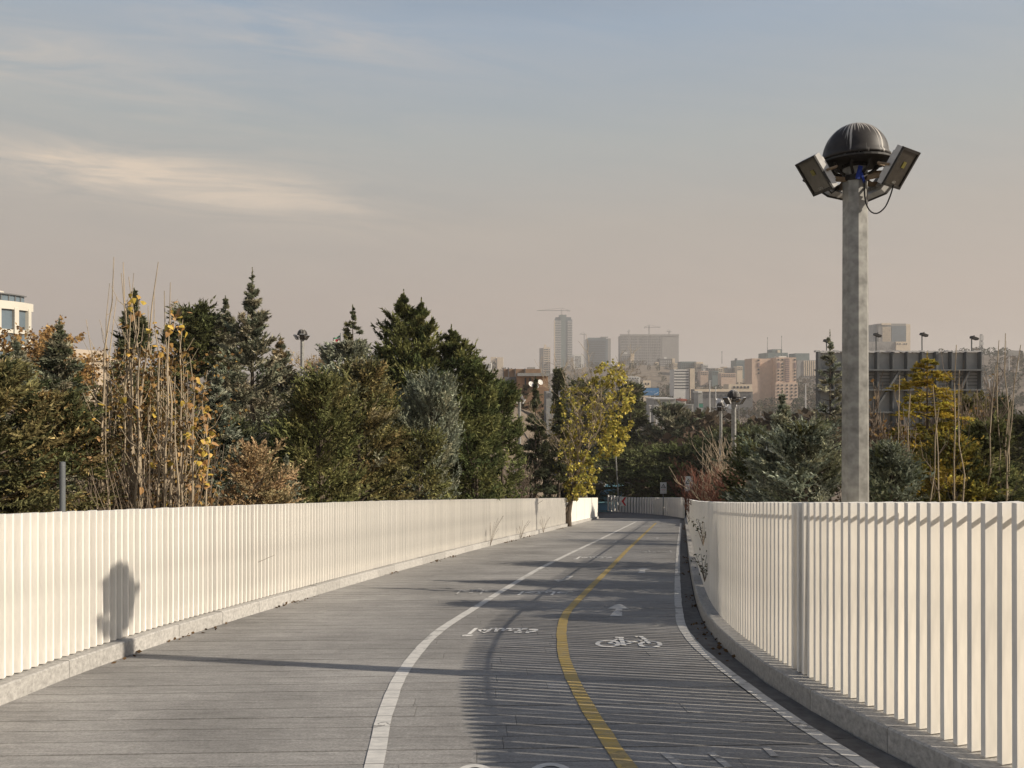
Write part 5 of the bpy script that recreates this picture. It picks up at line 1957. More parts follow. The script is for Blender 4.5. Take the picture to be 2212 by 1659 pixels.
ring('roof_block', rad * .55, zt(637.5), zt(628), M['cladding'])
for i in range(10):
    a = -150 + i * 17
    q = MB()
    q.box((rad * .965 * math.cos(R(a)), rad * .965 * math.sin(R(a)), (zt(760) + zt(668)) / 2), (.55, .55, zt(668) - zt(760)), Matrix.Rotation(R(a), 3, 'Z'))
    q.build('pilaster', M['cladding'], rb)
for i in range(20):
    a = -160 + i * 8.5
    q = MB()
    q.box((rad * .865 * math.cos(R(a)), rad * .865 * math.sin(R(a)), (zt(640) + zt(655)) / 2), (.1, .1, zt(640) - zt(655)), Matrix.Rotation(R(a), 3, 'Z'))
    q.build('mullion', M['dgrey'], rb)
B = Bldg('house', 'low beige house with gabled roof below the round building', -40, 120, 775, 60, 8, 'beige', base=-3)
q = MB()
x0, x1, xm, zg, ze = B.X(60), B.X(125), B.X(92), B.Z(748), B.Z(775)
q.face([(x0, -1, ze), (x1, -1, ze), (xm, -1, zg)]).face([(x0, 9, ze), (xm, 9, zg), (x1, 9, ze)]).face([(x0, -1, ze), (xm, -1, zg), (xm, 9, zg), (x0, 9, ze)]).face([(x1, -1, ze), (x1, 9, ze), (xm, 9, zg), (xm, -1, zg)])
q.build('roof', M['beige'], B.root)
B.windows(-30, 110, 785, 810, 5, 1, .4, .8)
# ------------------------------------------------------------------ end fence across the foot of the ramp
ef = empty('end_fence', (10, 58, deckz(58)))
tag(ef, 'shaded white barred fence closing the foot of the ramp', 'fence')
E0, E1 = Vector((8.1, 64.6)), Vector((11.75, 52.6))
nb_ = 40
tang = math.atan2(E1.y - E0.y, E1.x - E0.x)
me_b = MB().box((0, 0, .70), (.10, .16, 1.40)).mesh('fin')
me_b.materials.append(M['fin'])
def endp(t):
    return E0.lerp(E1, t) + Vector((math.sin(tang), -math.cos(tang))) * -1.6 * math.sin(t * math.pi)


for i in range(nb_):
    t = i / (nb_ - 1)
    p = endp(t)
    dq = endp(t + .01) - endp(t - .01)
    o = link('fin', me_b, ef)
    o.location = (p.x - 10, p.y - 58, deckz(p.y) + .10 - deckz(58))
    o.rotation_euler = (0, 0, math.atan2(dq.y, dq.x) + .1)
for zz in (.06, 1.2):
    q = MB()
    pp = [endp(k / 12) for k in range(13)]
    for a, b_ in zip(pp[:-1], pp[1:]):
        m_ = (a + b_) / 2
        nq = Vector((b_.y - a.y, a.x - b_.x)).normalized() * -.11
        q.box((m_.x - 10 + nq.x, m_.y - 58 + nq.y, deckz(m_.y) + zz - deckz(58)), ((b_ - a).length, .06, .08), Matrix.Rotation(math.atan2(b_.y - a.y, b_.x - a.x), 3, 'Z'))
    q.build('rail', M['steel'], ef)

M['sign_white'] = mat('sign_white', (0.62, 0.62, 0.60), 0.5, 0.06, 3)
M['sign_red'] = mat('sign_red', (0.50, 0.02, 0.025), 0.45, 0.1, 4)
M['sign_black'] = mat('sign_black', (0.03, 0.03, 0.03), 0.5, 0.1, 4)
# chevron board
c = at(1348, 1083, 60.8)
ch = empty('chevron_sign', (c.x, c.y, c.z))
tag(ch, 'red and white chevron board pointing left on the end fence', 'sign')
fw = 14.5 / F * 60.8
ax = Matrix.Rotation(-.5, 3, 'Z')
q = MB().box((0, 0, 0), (fw, .03, .72), ax)
q.build('board', M['sign_white'], ch)
q = MB()
k = fw / 2
poly_ = [(-k * .8, 0), (0.05, .33), (k * .75, .33), (-k * .05, 0), (k * .75, -.33), (0.05, -.33)]
vv = [ax @ Vector((x, -.022, z)) for x, z in poly_]
q.face([vv[0], vv[3], vv[2], vv[1]]).face([vv[0], vv[5], vv[4], vv[3]])
q.build('chevron', M['sign_red'], ch)


def warn_sign(label, px, py, d, w, h, turn):
    c = at(px, py, d)
    gz = terr(c.x, c.y)
    s_ = empty('warning_sign', (c.x, c.y, gz), turn)
    tag(s_, label, 'sign', 'triangle warning boards')
    H = c.z - gz
    q = MB().tube([(0, .03, -.3), (0, .03, H)], .03, 8)
    q.build('post', M['grey_post'], s_)
    q = MB().box((0, 0, H), (w, .02, h))
    bd = q.build('board', M['sign_white'], s_)
    q = MB()
    zt_, s = H + h * .16, w * .40
    tri = [(-s, zt_ - s * .75), (s, zt_ - s * .75), (0, zt_ + s * .95)]
    tri2 = [(-s * .62, zt_ - s * .52), (s * .62, zt_ - s * .52), (0, zt_ + s * .52)]
    for i in range(3):
        a, b_, c2, d2 = tri[i], tri[(i + 1) % 3], tri2[(i + 1) % 3], tri2[i]
        q.face([(p[0], -.014, p[1]) for p in (a, b_, c2, d2)])
    q.face([(x, -.015, z) for x, z in ((-.05 * w, zt_ + .1 * s), (.03 * w, zt_ + .1 * s), (.16 * w, zt_ - .4 * s), (.06 * w, zt_ - .4 * s))])
    q.build('triangle', M['sign_black'], bd)
    q = MB().face([(-w * .34, -.014, H - h * .17), (w * .34, -.014, H - h * .17), (w * .34, -.014, H - h * .145), (-w * .34, -.014, H - h * .145)])
    q.build('red_rule', M['sign_red'], bd)
    text_quad('lettering', CARE, [(-w * .30, -.014, H - h * .30), (w * .30, -.014, H - h * .30), (-w * .30, -.014, H - h * .22)], M['sign_black'], bd)
    text_quad('lettering', SLOW, [(-w * .30, -.014, H - h * .44), (w * .34, -.014, H - h * .44), (-w * .30, -.014, H - h * .35)], M['sign_black'], bd)
    return s_


warn_sign('small warning board with triangle in front of the dark cedar', 1433, 1054, 58.5, .5, .86, .15)
warn_sign('warning board half hidden by the pale bare shrub', 1487, 1045, 50.0, .52, .98, -.1)

# ------------------------------------------------------------------ grey posts along the sunlit fence
for px, py, d, r_, arm, lab in ((135, 1001, 8.25, .031, 0, 'short dark grey post standing just behind the sunlit fence'), (1177, 954, 41.0, .085, 1, 'tall grey post with a side arm holding a blue round lamp'), (1110, 1018, 37.0, .075, 0, 'grey post next to the tall one with the arm'), (1330, 985, 70.0, .07, 0, 'slim leaning white-grey post left of the dark cedar'),
                                (1208, 845, 60.0, .08, 2, 'street light with small side arm behind the sooty cypress')):
    p = at(px, py, d)
    gz = terr(p.x, p.y) - .2
    o = empty('post', (p.x, p.y, gz))
    tag(o, lab, 'post', 'grey posts')
    H = p.z - gz
    q = MB().tube([(0.3 if px == 1330 else 0, 0, 0), (0, 0, H)], [r_, r_ * .92], 12)
    q.build('shaft', M['grey_post'] if px not in (1208, 1330) else M['galv'], o, smooth=False)
    q = MB().lathe([(0, H + .02), (r_ * .9, H + .015), (r_ * .98, H - .03)], 12)
    q.build('cap', M['grey_post'], o)
    if arm == 1:
        q = MB().tube(catmull([(0, 0, H - 2.1), (.6, -.1, H - 2.1), (.9, -.2, H - 2.25), (1.05, -.25, H - 2.5)]), .02, 5)
        q.build('arm', M['lightsteel'], o)
        q = MB().tube([(-2.6, .3, H - 2.05), (0, 0, H - 2.1), (.0, 0, H - 2.1)], .018, 5)
        q.build('stay', M['lightsteel'], o)
    if arm == 2:
        q = MB().tube([(0, 0, H - .1), (.3, -.1, H + .15), (.75, -.2, H + .3)], [.05, .04, .03], 6)
        q.build('arm', M['galv'], o)
        q = MB().box((.85, -.2, H + .32), (.5, .18, .08))
        q.build('lamp_head', M['lightsteel'], o)
M['globe'] = mat('blue_white_globe', (0.10, 0.16, 0.36), 0.25, 0.5, 5, col2=(0.75, 0.76, 0.78), spec=0.6, detail=1.0)
for px, py, d, lab in ((1201, 1019, 43.0, 'blue and white globe lamp hanging from the post arm'), (1257, 999, 66.0, 'smaller blue globe lamp behind the yellow leaves')):
    p = at(px, py, d)
    o = empty('globe_lamp', p)
    tag(o, lab, 'globe lamp', 'blue globe lamps')
    r_ = 9.5 / F * 43 if d < 50 else 8 / F * 66
    q = MB().lathe([(max(r_ * math.sin(R(a)), .001), r_ * math.cos(R(a))) for a in range(0, 181, 15)], 20)
    q.build('globe', M['globe'], o, smooth=True)
    q = MB()
    for a in range(0, 180, 45):
        pts = [(r_ * 1.03 * math.sin(R(t)) * math.cos(R(a)), r_ * 1.03 * math.sin(R(t)) * math.sin(R(a)), r_ * 1.03 * math.cos(R(t))) for t in range(0, 361, 20)]
        q.tube(pts, .012, 4)
    q.build('cage', M['lightsteel'], o)
    if d > 50:
        q = MB().tube([(0.05, .02, -r_), (0.05, .02, terr(p.x, p.y) - p.z - .2)], .05, 8)
        q.build('post', M['galv'], o)

# grey cabinet and a walker by the path beyond the fence end
p = at(1259, 1058, 62.5)
cb = empty('cabinet', (p.x, p.y, deckz(62.5) - .1))
tag(cb, 'grey metal cabinet behind the end of the sunlit fence', 'cabinet')
q = MB().box((0, 0, 1.15), (.75, .5, 2.3))
q.build('body', M['sheet'], cb)
q = MB().box((0, 0, 2.33), (.82, .58, .05))
q.build('roof', M['grey_post'], cb)
q = MB().box((0, -.265, 1.2), (.6, .02, 1.9))
q.build('door', M['sheet'], cb)


def walker():
    p = at(1247, 1080, 63.2)
    gz = deckz(63.2)
    root = empty('person', (p.x, p.y, gz))
    tag(root, 'walker in blue jacket and dark trousers beside the grey cabinet', 'person')
    J = {'pel': (0, 0, .95), 'ch': (0, .02, 1.32), 'nk': (0, .03, 1.50), 'hd': (0, .02, 1.60), 'tp': (0, .02, 1.74), 'ls': (-.19, .02, 1.43), 'le': (-.25, .05, 1.15), 'lh': (-.22, -.08, .93), 'rs': (.19, .02, 1.43), 're': (.25, .0, 1.15), 'rh': (.23, -.12, .95),
         'lhip': (-.09, 0, .9), 'lk': (-.10, -.06, .50), 'la': (-.10, .06, .09), 'lt': (-.10, -.10, .04), 'rhip': (.09, 0, .9), 'rk': (.10, -.02, .50), 'ra': (.10, .12, .10), 'rt': (.10, -.03, .04)}
    rad = {'pel': (.15, .11), 'ch': (.17, .12), 'nk': (.06, .06), 'hd': (.095, .11), 'tp': (.07, .08), 'ls': (.07, .07), 'le': (.05, .05), 'lh': (.035, .035), 'rs': (.07, .07), 're': (.05, .05), 'rh': (.035, .035), 'lhip': (.095, .095), 'lk': (.065, .065), 'la': (.045, .045), 'lt': (.035, .035), 'rhip': (.095, .095), 'rk': (.065, .065), 'ra': (.045, .045), 'rt': (.035, .035)}
    E = [('pel', 'ch'), ('ch', 'nk'), ('nk', 'hd'), ('hd', 'tp'), ('ch', 'ls'), ('ls', 'le'), ('le', 'lh'), ('ch', 'rs'), ('rs', 're'), ('re', 'rh'), ('pel', 'lhip'), ('lhip', 'lk'), ('lk', 'la'), ('la', 'lt'), ('pel', 'rhip'), ('rhip', 'rk'), ('rk', 'ra'), ('ra', 'rt')]
    ks = list(J)
    me = bpy.data.meshes.new('body')
    me.from_pydata([J[k] for k in ks], [(ks.index(a), ks.index(b_)) for a, b_ in E], [])
    o = link('body', me, root)
    md = o.modifiers.new('skin', 'SKIN')
    for i, k in enumerate(ks):
        me.skin_vertices[0].data[i].radius = rad[k]
    me.skin_vertices[0].data[0].use_root = True
    o.modifiers.new('sub', 'SUBSURF').levels = 1
    o.modifiers['sub'].render_levels = 1
    bpy.context.view_layer.update()
    m2 = bpy.data.meshes.new_from_object(o.evaluated_get(bpy.context.evaluated_depsgraph_get()))
    o.modifiers.clear()
    o.data = m2
    mt = [mat('walker_jacket', (0.03, 0.09, 0.42), 0.7, .15, 6), mat('walker_trousers', (0.02, 0.02, 0.025), 0.8, .2, 6), mat('walker_skin', (0.42, 0.26, 0.18), 0.6, .1, 6), mat('walker_hair', (0.02, 0.015, 0.012), 0.6, .2, 20)]
    m2.materials.clear()
    for m_ in mt:
        m2.materials.append(m_)
    for f in m2.polygons:
        c = f.center
        f.material_index = 3 if c.z > 1.60 and (c.y > .02 or c.z > 1.69) else (2 if c.z > 1.52 or (c.z < .97 and abs(c.x) > .18 and c.z > .85) else (0 if c.z > .93 else 1))
        f.use_smooth = True


walker()

# ------------------------------------------------------------------ back of the big billboard
bd = 75.0
bc = at(1939, 757, bd)
bb = empty('billboard', (bc.x, bc.y, -20.0))
tag(bb, 'huge steel billboard seen from behind with small floodlights on top', 'billboard')
bm_ = bd / F
BW = 348 * bm_
bz = lambda py: (CY - py) * bm_ + EYE + 20.0
bx = lambda px: (px - 1939) * bm_
npan = 11
for i in range(npan):
    x0, x1 = -BW / 2 + BW * i / npan, -BW / 2 + BW * (i + 1) / npan
    for (a, b_) in ((762, 799), (800, 842), (843, 890), (891, 935)):
        q = MB().box(((x0 + x1) / 2, .1, (bz(a) + bz(b_)) / 2), (x1 - x0 - .04, .05, bz(a) - bz(b_)))
        q.build('sheet_panel', M['sheet'], bb)
for i in range(npan + 1):
    x = -BW / 2 + BW * i / npan
    q = MB().box((x, -.25, (bz(760) + bz(940)) / 2), (.10 if i % 4 else .22, .62, bz(760) - bz(940)))
    q.build('upright', M['steel'], bb)
for py, dp in ((799.5, 1.3), (842, 1.3), (890, 1.3), (937, .9)):
    q = MB().box((0, -.45, bz(py)), (BW + .5, dp * .8, .14))
    q.build('beam', M['steel'], bb)
for i, (a, b_, c_, d_) in enumerate(((1880, 890, 1935, 801), (2040, 890, 2085, 802), (1775, 890, 1822, 835), (1990, 930, 2030, 845))):
    q = MB().tube([(bx(a), -.7, bz(b_)), (bx(c_), -.7, bz(d_))], .14, 4)
    q.build('brace', M['steel'], bb)
for k in range(5):
    q = MB().box((0, -.05, bz(804 + k * 7)), (BW * .98, .12, .10))
    q.build('stringer', M['steel'], bb)
q = MB()
rr = random.Random(2)
for i in range(44):
    x = -BW / 2 + BW * i / 43
    q.box((x, .05, bz(759.5) + rr.uniform(-.05, .05)), (BW / 42, .5, .12 + rr.uniform(0, .06)), Matrix.Rotation(rr.uniform(-.12, .12), 3, 'Y'))
q.build('torn_flap', M['lightsteel'], bb)['kind'] = 'stuff'
for px in (1820, 1945, 2065):
    q = MB().box((bx(px), -.9, bz(935) / 2 + 1), (.7, .7, bz(860)))
    q.build('column', M['steel'], bb)
for px, py in ((1779, 741), (1886, 728), (1985, 727), (2092, 734)):
    q = MB()
    x, zt_ = bx(px), bz(py)
    q.tube([(x + .25, -.1, bz(760)), (x + .25, -.1, zt_), (x + .02, -.9, zt_ + .35)], .06, 6)
    arm_ = q.build('lamp_arm', M['steel'], bb)
    q = MB().box((x - .1, -1.1, zt_ + .1), (.62, .5, .22), Matrix.Rotation(.35, 3, 'Y'))
    q.build('lamp_head', M['black'], arm_)

# ------------------------------------------------------------------ things in the valley
def panel(name, label, px0, px1, py0, py1, d, m_, legs=1, cat='billboard', group=None, legw=.4):
    a, b_ = at(px0, py0, d), at(px1, py1, d)
    cx_ = (a.x + b_.x) / 2
    gz = terr(cx_, d)
    o = empty(name, (cx_, d, gz))
    tag(o, label, cat, group)
    w, h = b_.x - a.x, a.z - b_.z
    q = MB().box((0, 0, (a.z + b_.z) / 2 - gz), (w, .3, h))
    face = q.build('face', M[m_], o)
    for i in range(legs):
        x = 0 if legs == 1 else -w * .4 + w * .8 * i / (legs - 1)
        q = MB().tube([(x, .4, -1), (x, .4, b_.z - gz + h * .6)], legw, 8)
        q.build('post', M['lightsteel'], o)
    q = MB()
    for sz in (a.z - gz + .1, b_.z - gz - .1):
        q.box((0, 0, sz), (w + .3, .4, .2))
    q.build('frame', M['steel'], o)
    return o, face, gz, a, b_


M['bill_white'] = mat('billboard_white_print', (0.55, 0.62, 0.68), 0.5, 0.1, 1)
o, face, gz, a, b_ = panel('roadside_billboard', 'light blue roadside billboard on a yellow-grey post', 1382, 1423.5, 838, 854, 430, 'bluepanel')
w, h = b_.x - a.x, a.z - b_.z
zc = (a.z + b_.z) / 2 - gz
text_quad('lettering', '\uFE94\uFEE0\uFEBB\uFE8E\uFED3 \uFEC1\uFE8E\uFBFF\uFE98\uFEA3\uFE8D', [(-w * .28, -.2, zc - h * .12), (w * .28, -.2, zc - h * .12), (-w * .28, -.2, zc + h * .10)], M['bill_white'], face)
q = MB()
for s_ in (-1, 1):
    q.tube([(s_ * w * .45, -.2, zc + s_ * -h * .1), (s_ * w * .38, -.2, zc - s_ * h * .25), (s_ * w * .25, -.2, zc - s_ * h * .38)], .25, 4)
q.build('swoosh', M['bill_white'], face)
panel('road_sign', 'green road sign by the grey gabled shed', 1510, 1518.5, 872, 880, 330, 'greenpanel', 1, 'sign', None, .15)
panel('roadside_billboard', 'dark sign panel on the bare hill at the right', 2148, 2171, 779, 810, 640, 'grey', 2, 'billboard', None, .3)
o, face, gz, a, b_ = panel('roadside_billboard', 'small dark sign board on posts near the right picture edge', 2178, 2203, 758, 768, 600, 'grey', 2, 'billboard', None, .3)
# white banner with folds behind the floodlights
a, b_ = at(1546, 862, 130), at(1597, 884, 130)
o = empty('banner', (0, 0, 0))
q = MB()
nx_, nz_ = 14, 4
gv = [[(a.x + (b_.x - a.x) * i / nx_ * (1 - .22 * j / nz_) + (b_.x - a.x) * .02 * j, 130 + .25 * math.sin(i * 1.3 + j), a.z + (b_.z - a.z) * j / nz_ + .12 * math.sin(i * .9)) for j in range(nz_ + 1)] for i in range(nx_ + 1)]
bpy.data.objects.remove(o)
bo = (gv[0][0][0], 130, terr(a.x, 130))
o = empty('banner', bo)
tag(o, 'crumpled white banner stretched behind the floodlight pair', 'banner')
for i in range(nx_):
    for j in range(nz_):
        q.face([tuple(np.array(v) - np.array(bo)) for v in (gv[i][j], gv[i][j + 1], gv[i + 1][j + 1], gv[i + 1][j])])
q.build('cloth', M['cloth'], o)
for xx in (a.x, b_.x):
    q = MB().tube([(xx - bo[0], .3, -1), (xx - bo[0], .3, a.z - bo[2] + .2)], .09, 6)
    q.build('pole', M['galv'], o)
# lattice fence panel
a, b_ = at(1426, 874, 230), at(1498, 905, 230)
o = empty('sign_frame', (a.x, 230, terr(a.x, 230)))
tag(o, 'grey lattice-backed billboard frame above the pines', 'billboard')
w, h, z0 = b_.x - a.x, a.z - b_.z, b_.z - o.location.z
q = MB().box((w / 2, .3, z0 + h / 2), (w, .1, h))
q.build('sheet', M['lightsteel'], o)
for i in range(19):
    q = MB().box((w * i / 18, 0, z0 + h / 2), (.14, .3, h))
    q.build('bar', M['sheet'], o)
for j in range(5):
    q = MB().box((w / 2, -.05, z0 + h * j / 4), (w, .3, .14 if j < 4 else .35))
    q.build('bar', M['sheet'], o)
for xx in (.1, .9):
    q = MB().box((w * xx, .5, z0 / 2), (.5, .5, z0 + 2))
    q.build('column', M['sheet'], o)
for px, py0, py1, d, lab in ((1533, 822, 876, 330, 'slim white pole standing alone in the valley'), (1740, 829, 866, 300, 'white lamp standard right of the pink tower'), (1404, 876, 930, 200, 'white thin post left of the lattice frame'), (1418, 877, 935, 200, 'second white thin post left of the lattice frame'), (1546, 836, 850, 420, 'short pale post near the slim white pole'), (2136, 820, 860, 300, 'pale lamp standard right of the big billboard')):
    p = at(px, py0, d)
    gz = terr(p.x, d)
    o = empty('lamp_standard', (p.x, d, gz))
    tag(o, lab, 'post', 'pale posts in the valley')
    q = MB().tube([(0, 0, -1), (0, 0, p.z - gz)], [.35 if d > 250 else .2, .22 if d > 250 else .14], 8)
    q.build('shaft', M['lightsteel'], o)
    q = MB().box((0, -.3, p.z - gz), (.7, 1.0, .25))
    q.build('head', M['lightsteel'], o)
# lattice mast
o = empty('lattice_mast', at(2119.5, 775, 520))
tag(o, 'steel lattice mast right of the big billboard', 'mast')
q = MB()
mm = 520 / F
H = (775 - 722) * mm
for sx in (-1, 1):
    for sy in (-1, 1):
        q.tube([(sx * 1.1, sy * 1.1, -8), (sx * .45, sy * .45, H)], .14, 4)
for k in range(14):
    z0, z1 = H * k / 14, H * (k + 1) / 14
    w0 = 1.1 - .65 * k / 14
    for sy in (-1, 1):
        q.tube([(-w0, sy * w0, z0), (w0, sy * w0, z1)], .09, 3)
        q.tube([(w0, sy * w0, z0), (-w0, sy * w0, z1)], .09, 3)
q.build('frame', M['steel'], o)
q = MB()
for zz in (.62, .8, .9):
    q.box((0, -.8, H * zz), (2.2, .4, 1.6))
q.build('antenna', M['lightsteel'], o)
# flag
fp = at(735.5, 722, 62)
gz = terr(fp.x, 62)
o = empty('flagpole', (fp.x, 62, gz))
tag(o, 'flagpole between the small floodlight pole and the thin spruce', 'flagpole')
H = fp.z - gz
q = MB().tube([(0, 0, 0), (0, 0, H)], [.05, .03], 8)
q.build('pole', M['grey_post'], o)
q = MB().lathe([(.001, H + .1), (.06, H + .05), (.001, H)], 8)
q.build('finial', M['grey_post'], o)
fl = empty('flag', (fp.x, 62, fp.z))
tag(fl, 'green, white and red flag flying from the pole', 'flag')
m_ = 62 / F
nseg = 10
cols_ = (mat('flag_green', (0.06, 0.22, 0.12), .8, .05, 3), mat('flag_white', (0.62, 0.62, 0.60), .8, .05, 3), mat('flag_red', (0.42, 0.05, 0.06), .8, .05, 3))
for s in range(3):
    q = MB()
    for i in range(nseg):
        def fp_(k, v):
            u = k / nseg
            return (-.03 - 16 * m_ * u, .12 * math.sin(u * 7), -2.5 * m_ - 7.5 * m_ * u * .95 - 12.5 * m_ * (1 - .5 * u) * v + .05 * math.sin(u * 9))
        q.face([fp_(i, s / 3), fp_(i, (s + 1) / 3), fp_(i + 1, (s + 1) / 3), fp_(i + 1, s / 3)])
    q.build('stripe', cols_[s], fl)
me_e = MB()
me_e.lathe([(.001, 0), (.09, 0)], 10)
eo = me_e.build('emblem', cols_[2], fl)
eo.location = (-8 * m_, -.1, -12.6 * m_)
eo.rotation_euler = (R(90), 0, 0)

# ------------------------------------------------------------------ roads and cars in the valley
M['road'] = mat('valley_road', (0.11, 0.108, 0.105), .9, .15, .5, coord='World')
M['teal_lane'] = mat('teal_bike_lane', (0.13, 0.29, 0.34), .85, .2, 2, coord='World')


def road(name, pts, w, m_, dz=.12, step=3.0):
    q = MB()
    P_ = catmull([(x, y, 0) for x, y in pts], 14)
    prev = None
    for i, p in enumerate(P_):
        t = (P_[min(i + 1, len(P_) - 1)] - P_[max(i - 1, 0)])
        t = Vector((t.x, t.y)).normalized()
        n = Vector((-t.y, t.x)) * w / 2
        z = max(terr(p.x - n.x, p.y - n.y), terr(p.x, p.y), terr(p.x + n.x, p.y + n.y)) + dz
        cur = ((p.x - n.x, p.y - n.y, z), (p.x + n.x, p.y + n.y, z))
        if prev:
            q.face([prev[0], prev[1], cur[1], cur[0]])
        prev = cur
    o = q.build(name, m_, None)
    tag(o, kind='structure')
    return o


road('footpath', [(5.0, 60), (5.6, 66), (6.7, 75), (8.4, 90), (9, 110)], 4.2, M['asphalt'], .03)
BL = [(7.1, 63.5), (7.9, 67), (9.4, 74.5), (11.8, 86)]
road('bike_lane', BL, 2.5, M['teal_lane'], .05)
for off in (-1.2, 1.2):
    road('lane_edge_line', [(x + off, y) for x, y in BL], .16, M['white_line'], .07)
road('highway', [(150, 60), (152, 150), (150, 240), (120, 330), (60, 430), (-40, 520)], 16, M['road'], .3)
road('highway', [(190, 60), (180, 200), (165, 330), (150, 480), (170, 650)], 14, M['road'], .3)
M['car_white'] = mat('white_car_paint', (0.70, 0.69, 0.66), .35, .04, 2, spec=.5)
M['car_grey'] = mat('grey_car_paint', (0.22, 0.23, 0.24), .35, .05, 2, spec=.5)
M['tyre'] = mat('tyre_rubber', (0.02, 0.02, 0.02), .8, .1, 5)
M['tail'] = mat('tail_lamp', (0.35, 0.02, 0.02), .4, .1, 5)


def car(label, px, py, d, m_, rz=0.0):
    p = at(px, py, d)
    z = terr(p.x, p.y) + .32
    o = empty('car', (p.x, p.y, z), rz)
    tag(o, label, 'car', 'cars on the valley road')
    # side profile extruded across: length along y
    prof = [(-2.1, .35), (-2.15, .75), (-2.0, .92), (-1.35, 1.0), (-.75, 1.42), (.55, 1.42), (1.15, 1.0), (2.0, .85), (2.15, .6), (2.1, .3)]
    Mx = Matrix(((0, 0, 1, 0), (1, 0, 0, 0), (0, 1, 0, 0), (0, 0, 0, 1)))
    q = MB().ext(prof, -.82, .82, Mx)
    q.build('body', m_, o)
    gl = [(-1.22, 1.02), (-.70, 1.37), (.50, 1.37), (1.02, 1.02)]
    q = MB().ext(gl, -.83, .83, Mx)
    q.build('side_window', M['wglass'], o)
    q = MB().face([(-.7, -1.33, 1.03), (.7, -1.33, 1.03), (.62, -.80, 1.40), (-.62, -.80, 1.40)])
    q.build('rear_window', M['wglass'], o)
    for sx in (-.62, .62):
        q = MB().box((sx, -2.1, .78), (.32, .12, .16))
        q.build('tail_light', M['tail'], o)
    for sx in (-.78, .78):
        for sy in (-1.3, 1.35):
            q = MB().tube([(sx - .1, sy, .31), (sx + .1, sy, .31)], .31, 12)
            q.build('wheel', M['tyre'], o)


car('white car driving away on the valley road at the right edge', 2196, 1017, 215, M['car_white'])
car('white car on the valley road under the pink tower', 1692, 858, 420, M['car_white'], .4)
car('grey car on the valley road under the pink tower', 1650, 862, 400, M['car_grey'], .4)
car('white car parked below the blue billboard', 1436, 862, 330, M['car_white'], 1.2)
car('grey car parked below the blue billboard', 1448, 863, 332, M['car_grey'], 1.2)

# ------------------------------------------------------------------ far woods: one mass, too far to count
def woods(name, label, n, area, size, cols, seed):
    rg = np.random.default_rng(seed)
    P, D_, L_, C_ = [], [], [], []
    k = 0
    cols = np.array(cols)
    while k < n:
        px, d = rg.uniform(area[0], area[1]), area[2] * (area[3] / area[2]) ** rg.random()
        x = (px - CX) / F * d
        h = size * rg.uniform(.6, 1.3) * (1.0 + .25 * (d > 500))
        z = terr(x, d)
        m = 85
        a = rg.random(m) * 6.283
        t = rg.random(m)
        r = h * .42 * np.sqrt(np.clip(1 - ((t - .45) / .55) ** 2, 0, 1)) * (.55 + .45 * rg.random(m))
        pos = np.stack([x + r * np.cos(a), d + r * np.sin(a), z + h * (.08 + .92 * t)], 1)
        P.append(pos)
        D_.append(unitv(np.stack([np.cos(a), np.sin(a), rg.normal(.2, .6, m)], 1)))
        L_.append(h * .20 * (.6 + .8 * rg.random(m)))
        C_.append(cols[rg.integers(0, len(cols))] * (.7 + .6 * rg.random((m, 1))))
        k += 1
    P, D_, L_, C_ = np.concatenate(P), np.concatenate(D_), np.concatenate(L_), np.concatenate(C_)
    o = blades(name, P, D_, L_, L_ * .8, C_, M['needle'], None, quad=True)
    tag(o, label, 'woods', None, 'stuff')
    return o


WD = ((.05, .06, .03), (.085, .075, .045), (.12, .09, .06), (.035, .045, .025))
woods('woods', 'dark hazy woods covering the valley and slopes', 750, (1150, 2300, 130, 480), 4.2, WD, 1)
woods('woods', 'far hazy tree cover on the city slopes', 1700, (900, 2350, 450, 1150), 5.0, WD, 2)
woods('woods', 'tree cover on the left plateau behind the conifers', 350, (-200, 1150, 160, 420), 4.0, WD, 3)
woods('woods', 'bare brown thicket at the valley edge', 260, (1400, 2300, 70, 140), 4.0, ((.15, .11, .08), (.12, .085, .06), (.09, .07, .05)), 4)
# dry leaves blown along the kerbs and the foot of the trunk
rg = np.random.default_rng(77)
n = 900
yl = rg.uniform(7, 42, n)
sd = rg.random(n) < .6
xs = np.array([XL(y) + abs(rg.normal(0, .07)) + .02 if s else XR(y) - abs(rg.normal(0, .09)) - .02 for y, s in zip(yl, sd)])
clump = (np.sin(yl * 1.7) + np.sin(yl * .63 + 2) > .3)
P = np.stack([xs, yl, -GR * yl + .012], 1)[clump]
D_ = unitv(rg.normal(0, 1, P.shape) * np.array((1, 1, .25)))
Ln = .05 * (.6 + .8 * rg.random(len(P)))
C_ = np.array((.12, .075, .04)) * (.5 + rg.random((len(P), 1)))
o = blades('leaf_litter', P, D_, Ln, Ln * .7, C_, M['leaf'], None, quad=True)
tag(o, 'dry brown leaves blown against the kerbs', 'leaf litter', None, 'stuff')

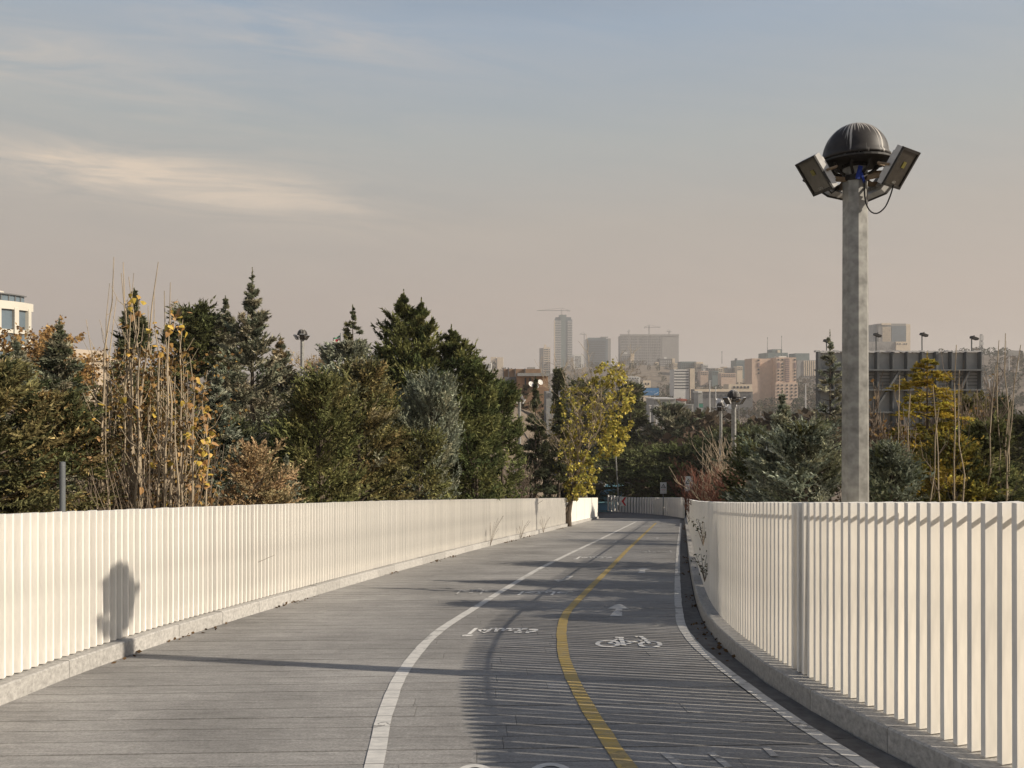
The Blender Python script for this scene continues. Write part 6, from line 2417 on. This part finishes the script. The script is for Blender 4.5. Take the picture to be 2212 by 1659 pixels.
# weeds along the foot of the fences
def weed(label, base, h, n, seed, m_, spread=.5, leafy=0):
    rg = np.random.default_rng(seed)
    o = empty('weed', base)
    tag(o, label, 'weed', 'weeds by the fences')
    q = MB()
    tips_ = []
    for i in range(n):
        a, s_ = rg.uniform(-1, 1), rg.uniform(.5, 1)
        p1 = np.array((a * spread * .4, rg.normal(0, .06), .55)) * h * s_
        p2 = np.array((a * spread, rg.normal(0, .12), 1.0)) * h * s_
        q.tube(catmull([(0, 0, 0), tuple(p1), tuple(p2)], 4), .004, 3, cap=False)
        tips_ += [p1, p2, (p1 + p2) / 2]
    q.build('stems', M[m_], o)
    if leafy:
        T = np.array(tips_)
        P = T[rg.integers(0, len(T), leafy)] + rg.normal(0, .04, (leafy, 3))
        blades('leaves', P, unitv(rg.normal(0, 1, (leafy, 3))), np.full(leafy, .05), np.full(leafy, .022), np.array((.06, .07, .03)) * (.6 + .8 * rg.random((leafy, 1))), M['leaf'], o, quad=True)


for i, (y, h, lab) in enumerate(((24.5, 1.0, 'dry branching weed at the kerb nearer to us'), (29.0, .8, 'dry branching weed between the other two'), (33.5, .75, 'dry branching weed nearest the yellow tree'))):
    x = XL(y) + .05
    weed(lab, (x, y, -GR * y), h, 9, 300 + i, 'twig', .55)
for i, (y, z, lab) in enumerate(((11.6, .95, 'green sprig poking high through the shaded fence'), (11.2, .45, 'green sprig poking low through the shaded fence'))):
    weed(lab, (XR(y) + .10, y, -GR * y + z - .1), .42, 10, 320 + i, 'twig', .5, 60)
# ------------------------------------------------------------------ smoggy air
q = MB()
q.box((0, 2180, 58.0), (5400, 4480, 192.0))
hm = bpy.data.materials.new('smog')
hm.use_nodes = True
N, L = hm.node_tree.nodes, hm.node_tree.links
N.clear()
out = N.new('ShaderNodeOutputMaterial')
pv = N.new('ShaderNodeVolumePrincipled')
pv.inputs['Color'].default_value = (0.92, 0.87, 0.83, 1)
pv.inputs['Density'].default_value = 0.00035
pv.inputs['Anisotropy'].default_value = 0.15
pv.inputs['Density Attribute'].default_value = ''
pv.inputs['Temperature Attribute'].default_value = ''
pv.inputs['Color Attribute'].default_value = ''
L.new(pv.outputs[0], out.inputs['Volume'])
hz = q.build('haze', hm)
tag(hz, 'thin brownish smog over the whole city', 'haze', None, 'stuff')
bpy.data.objects.remove(_fo)
bpy.data.curves.remove(_fc)
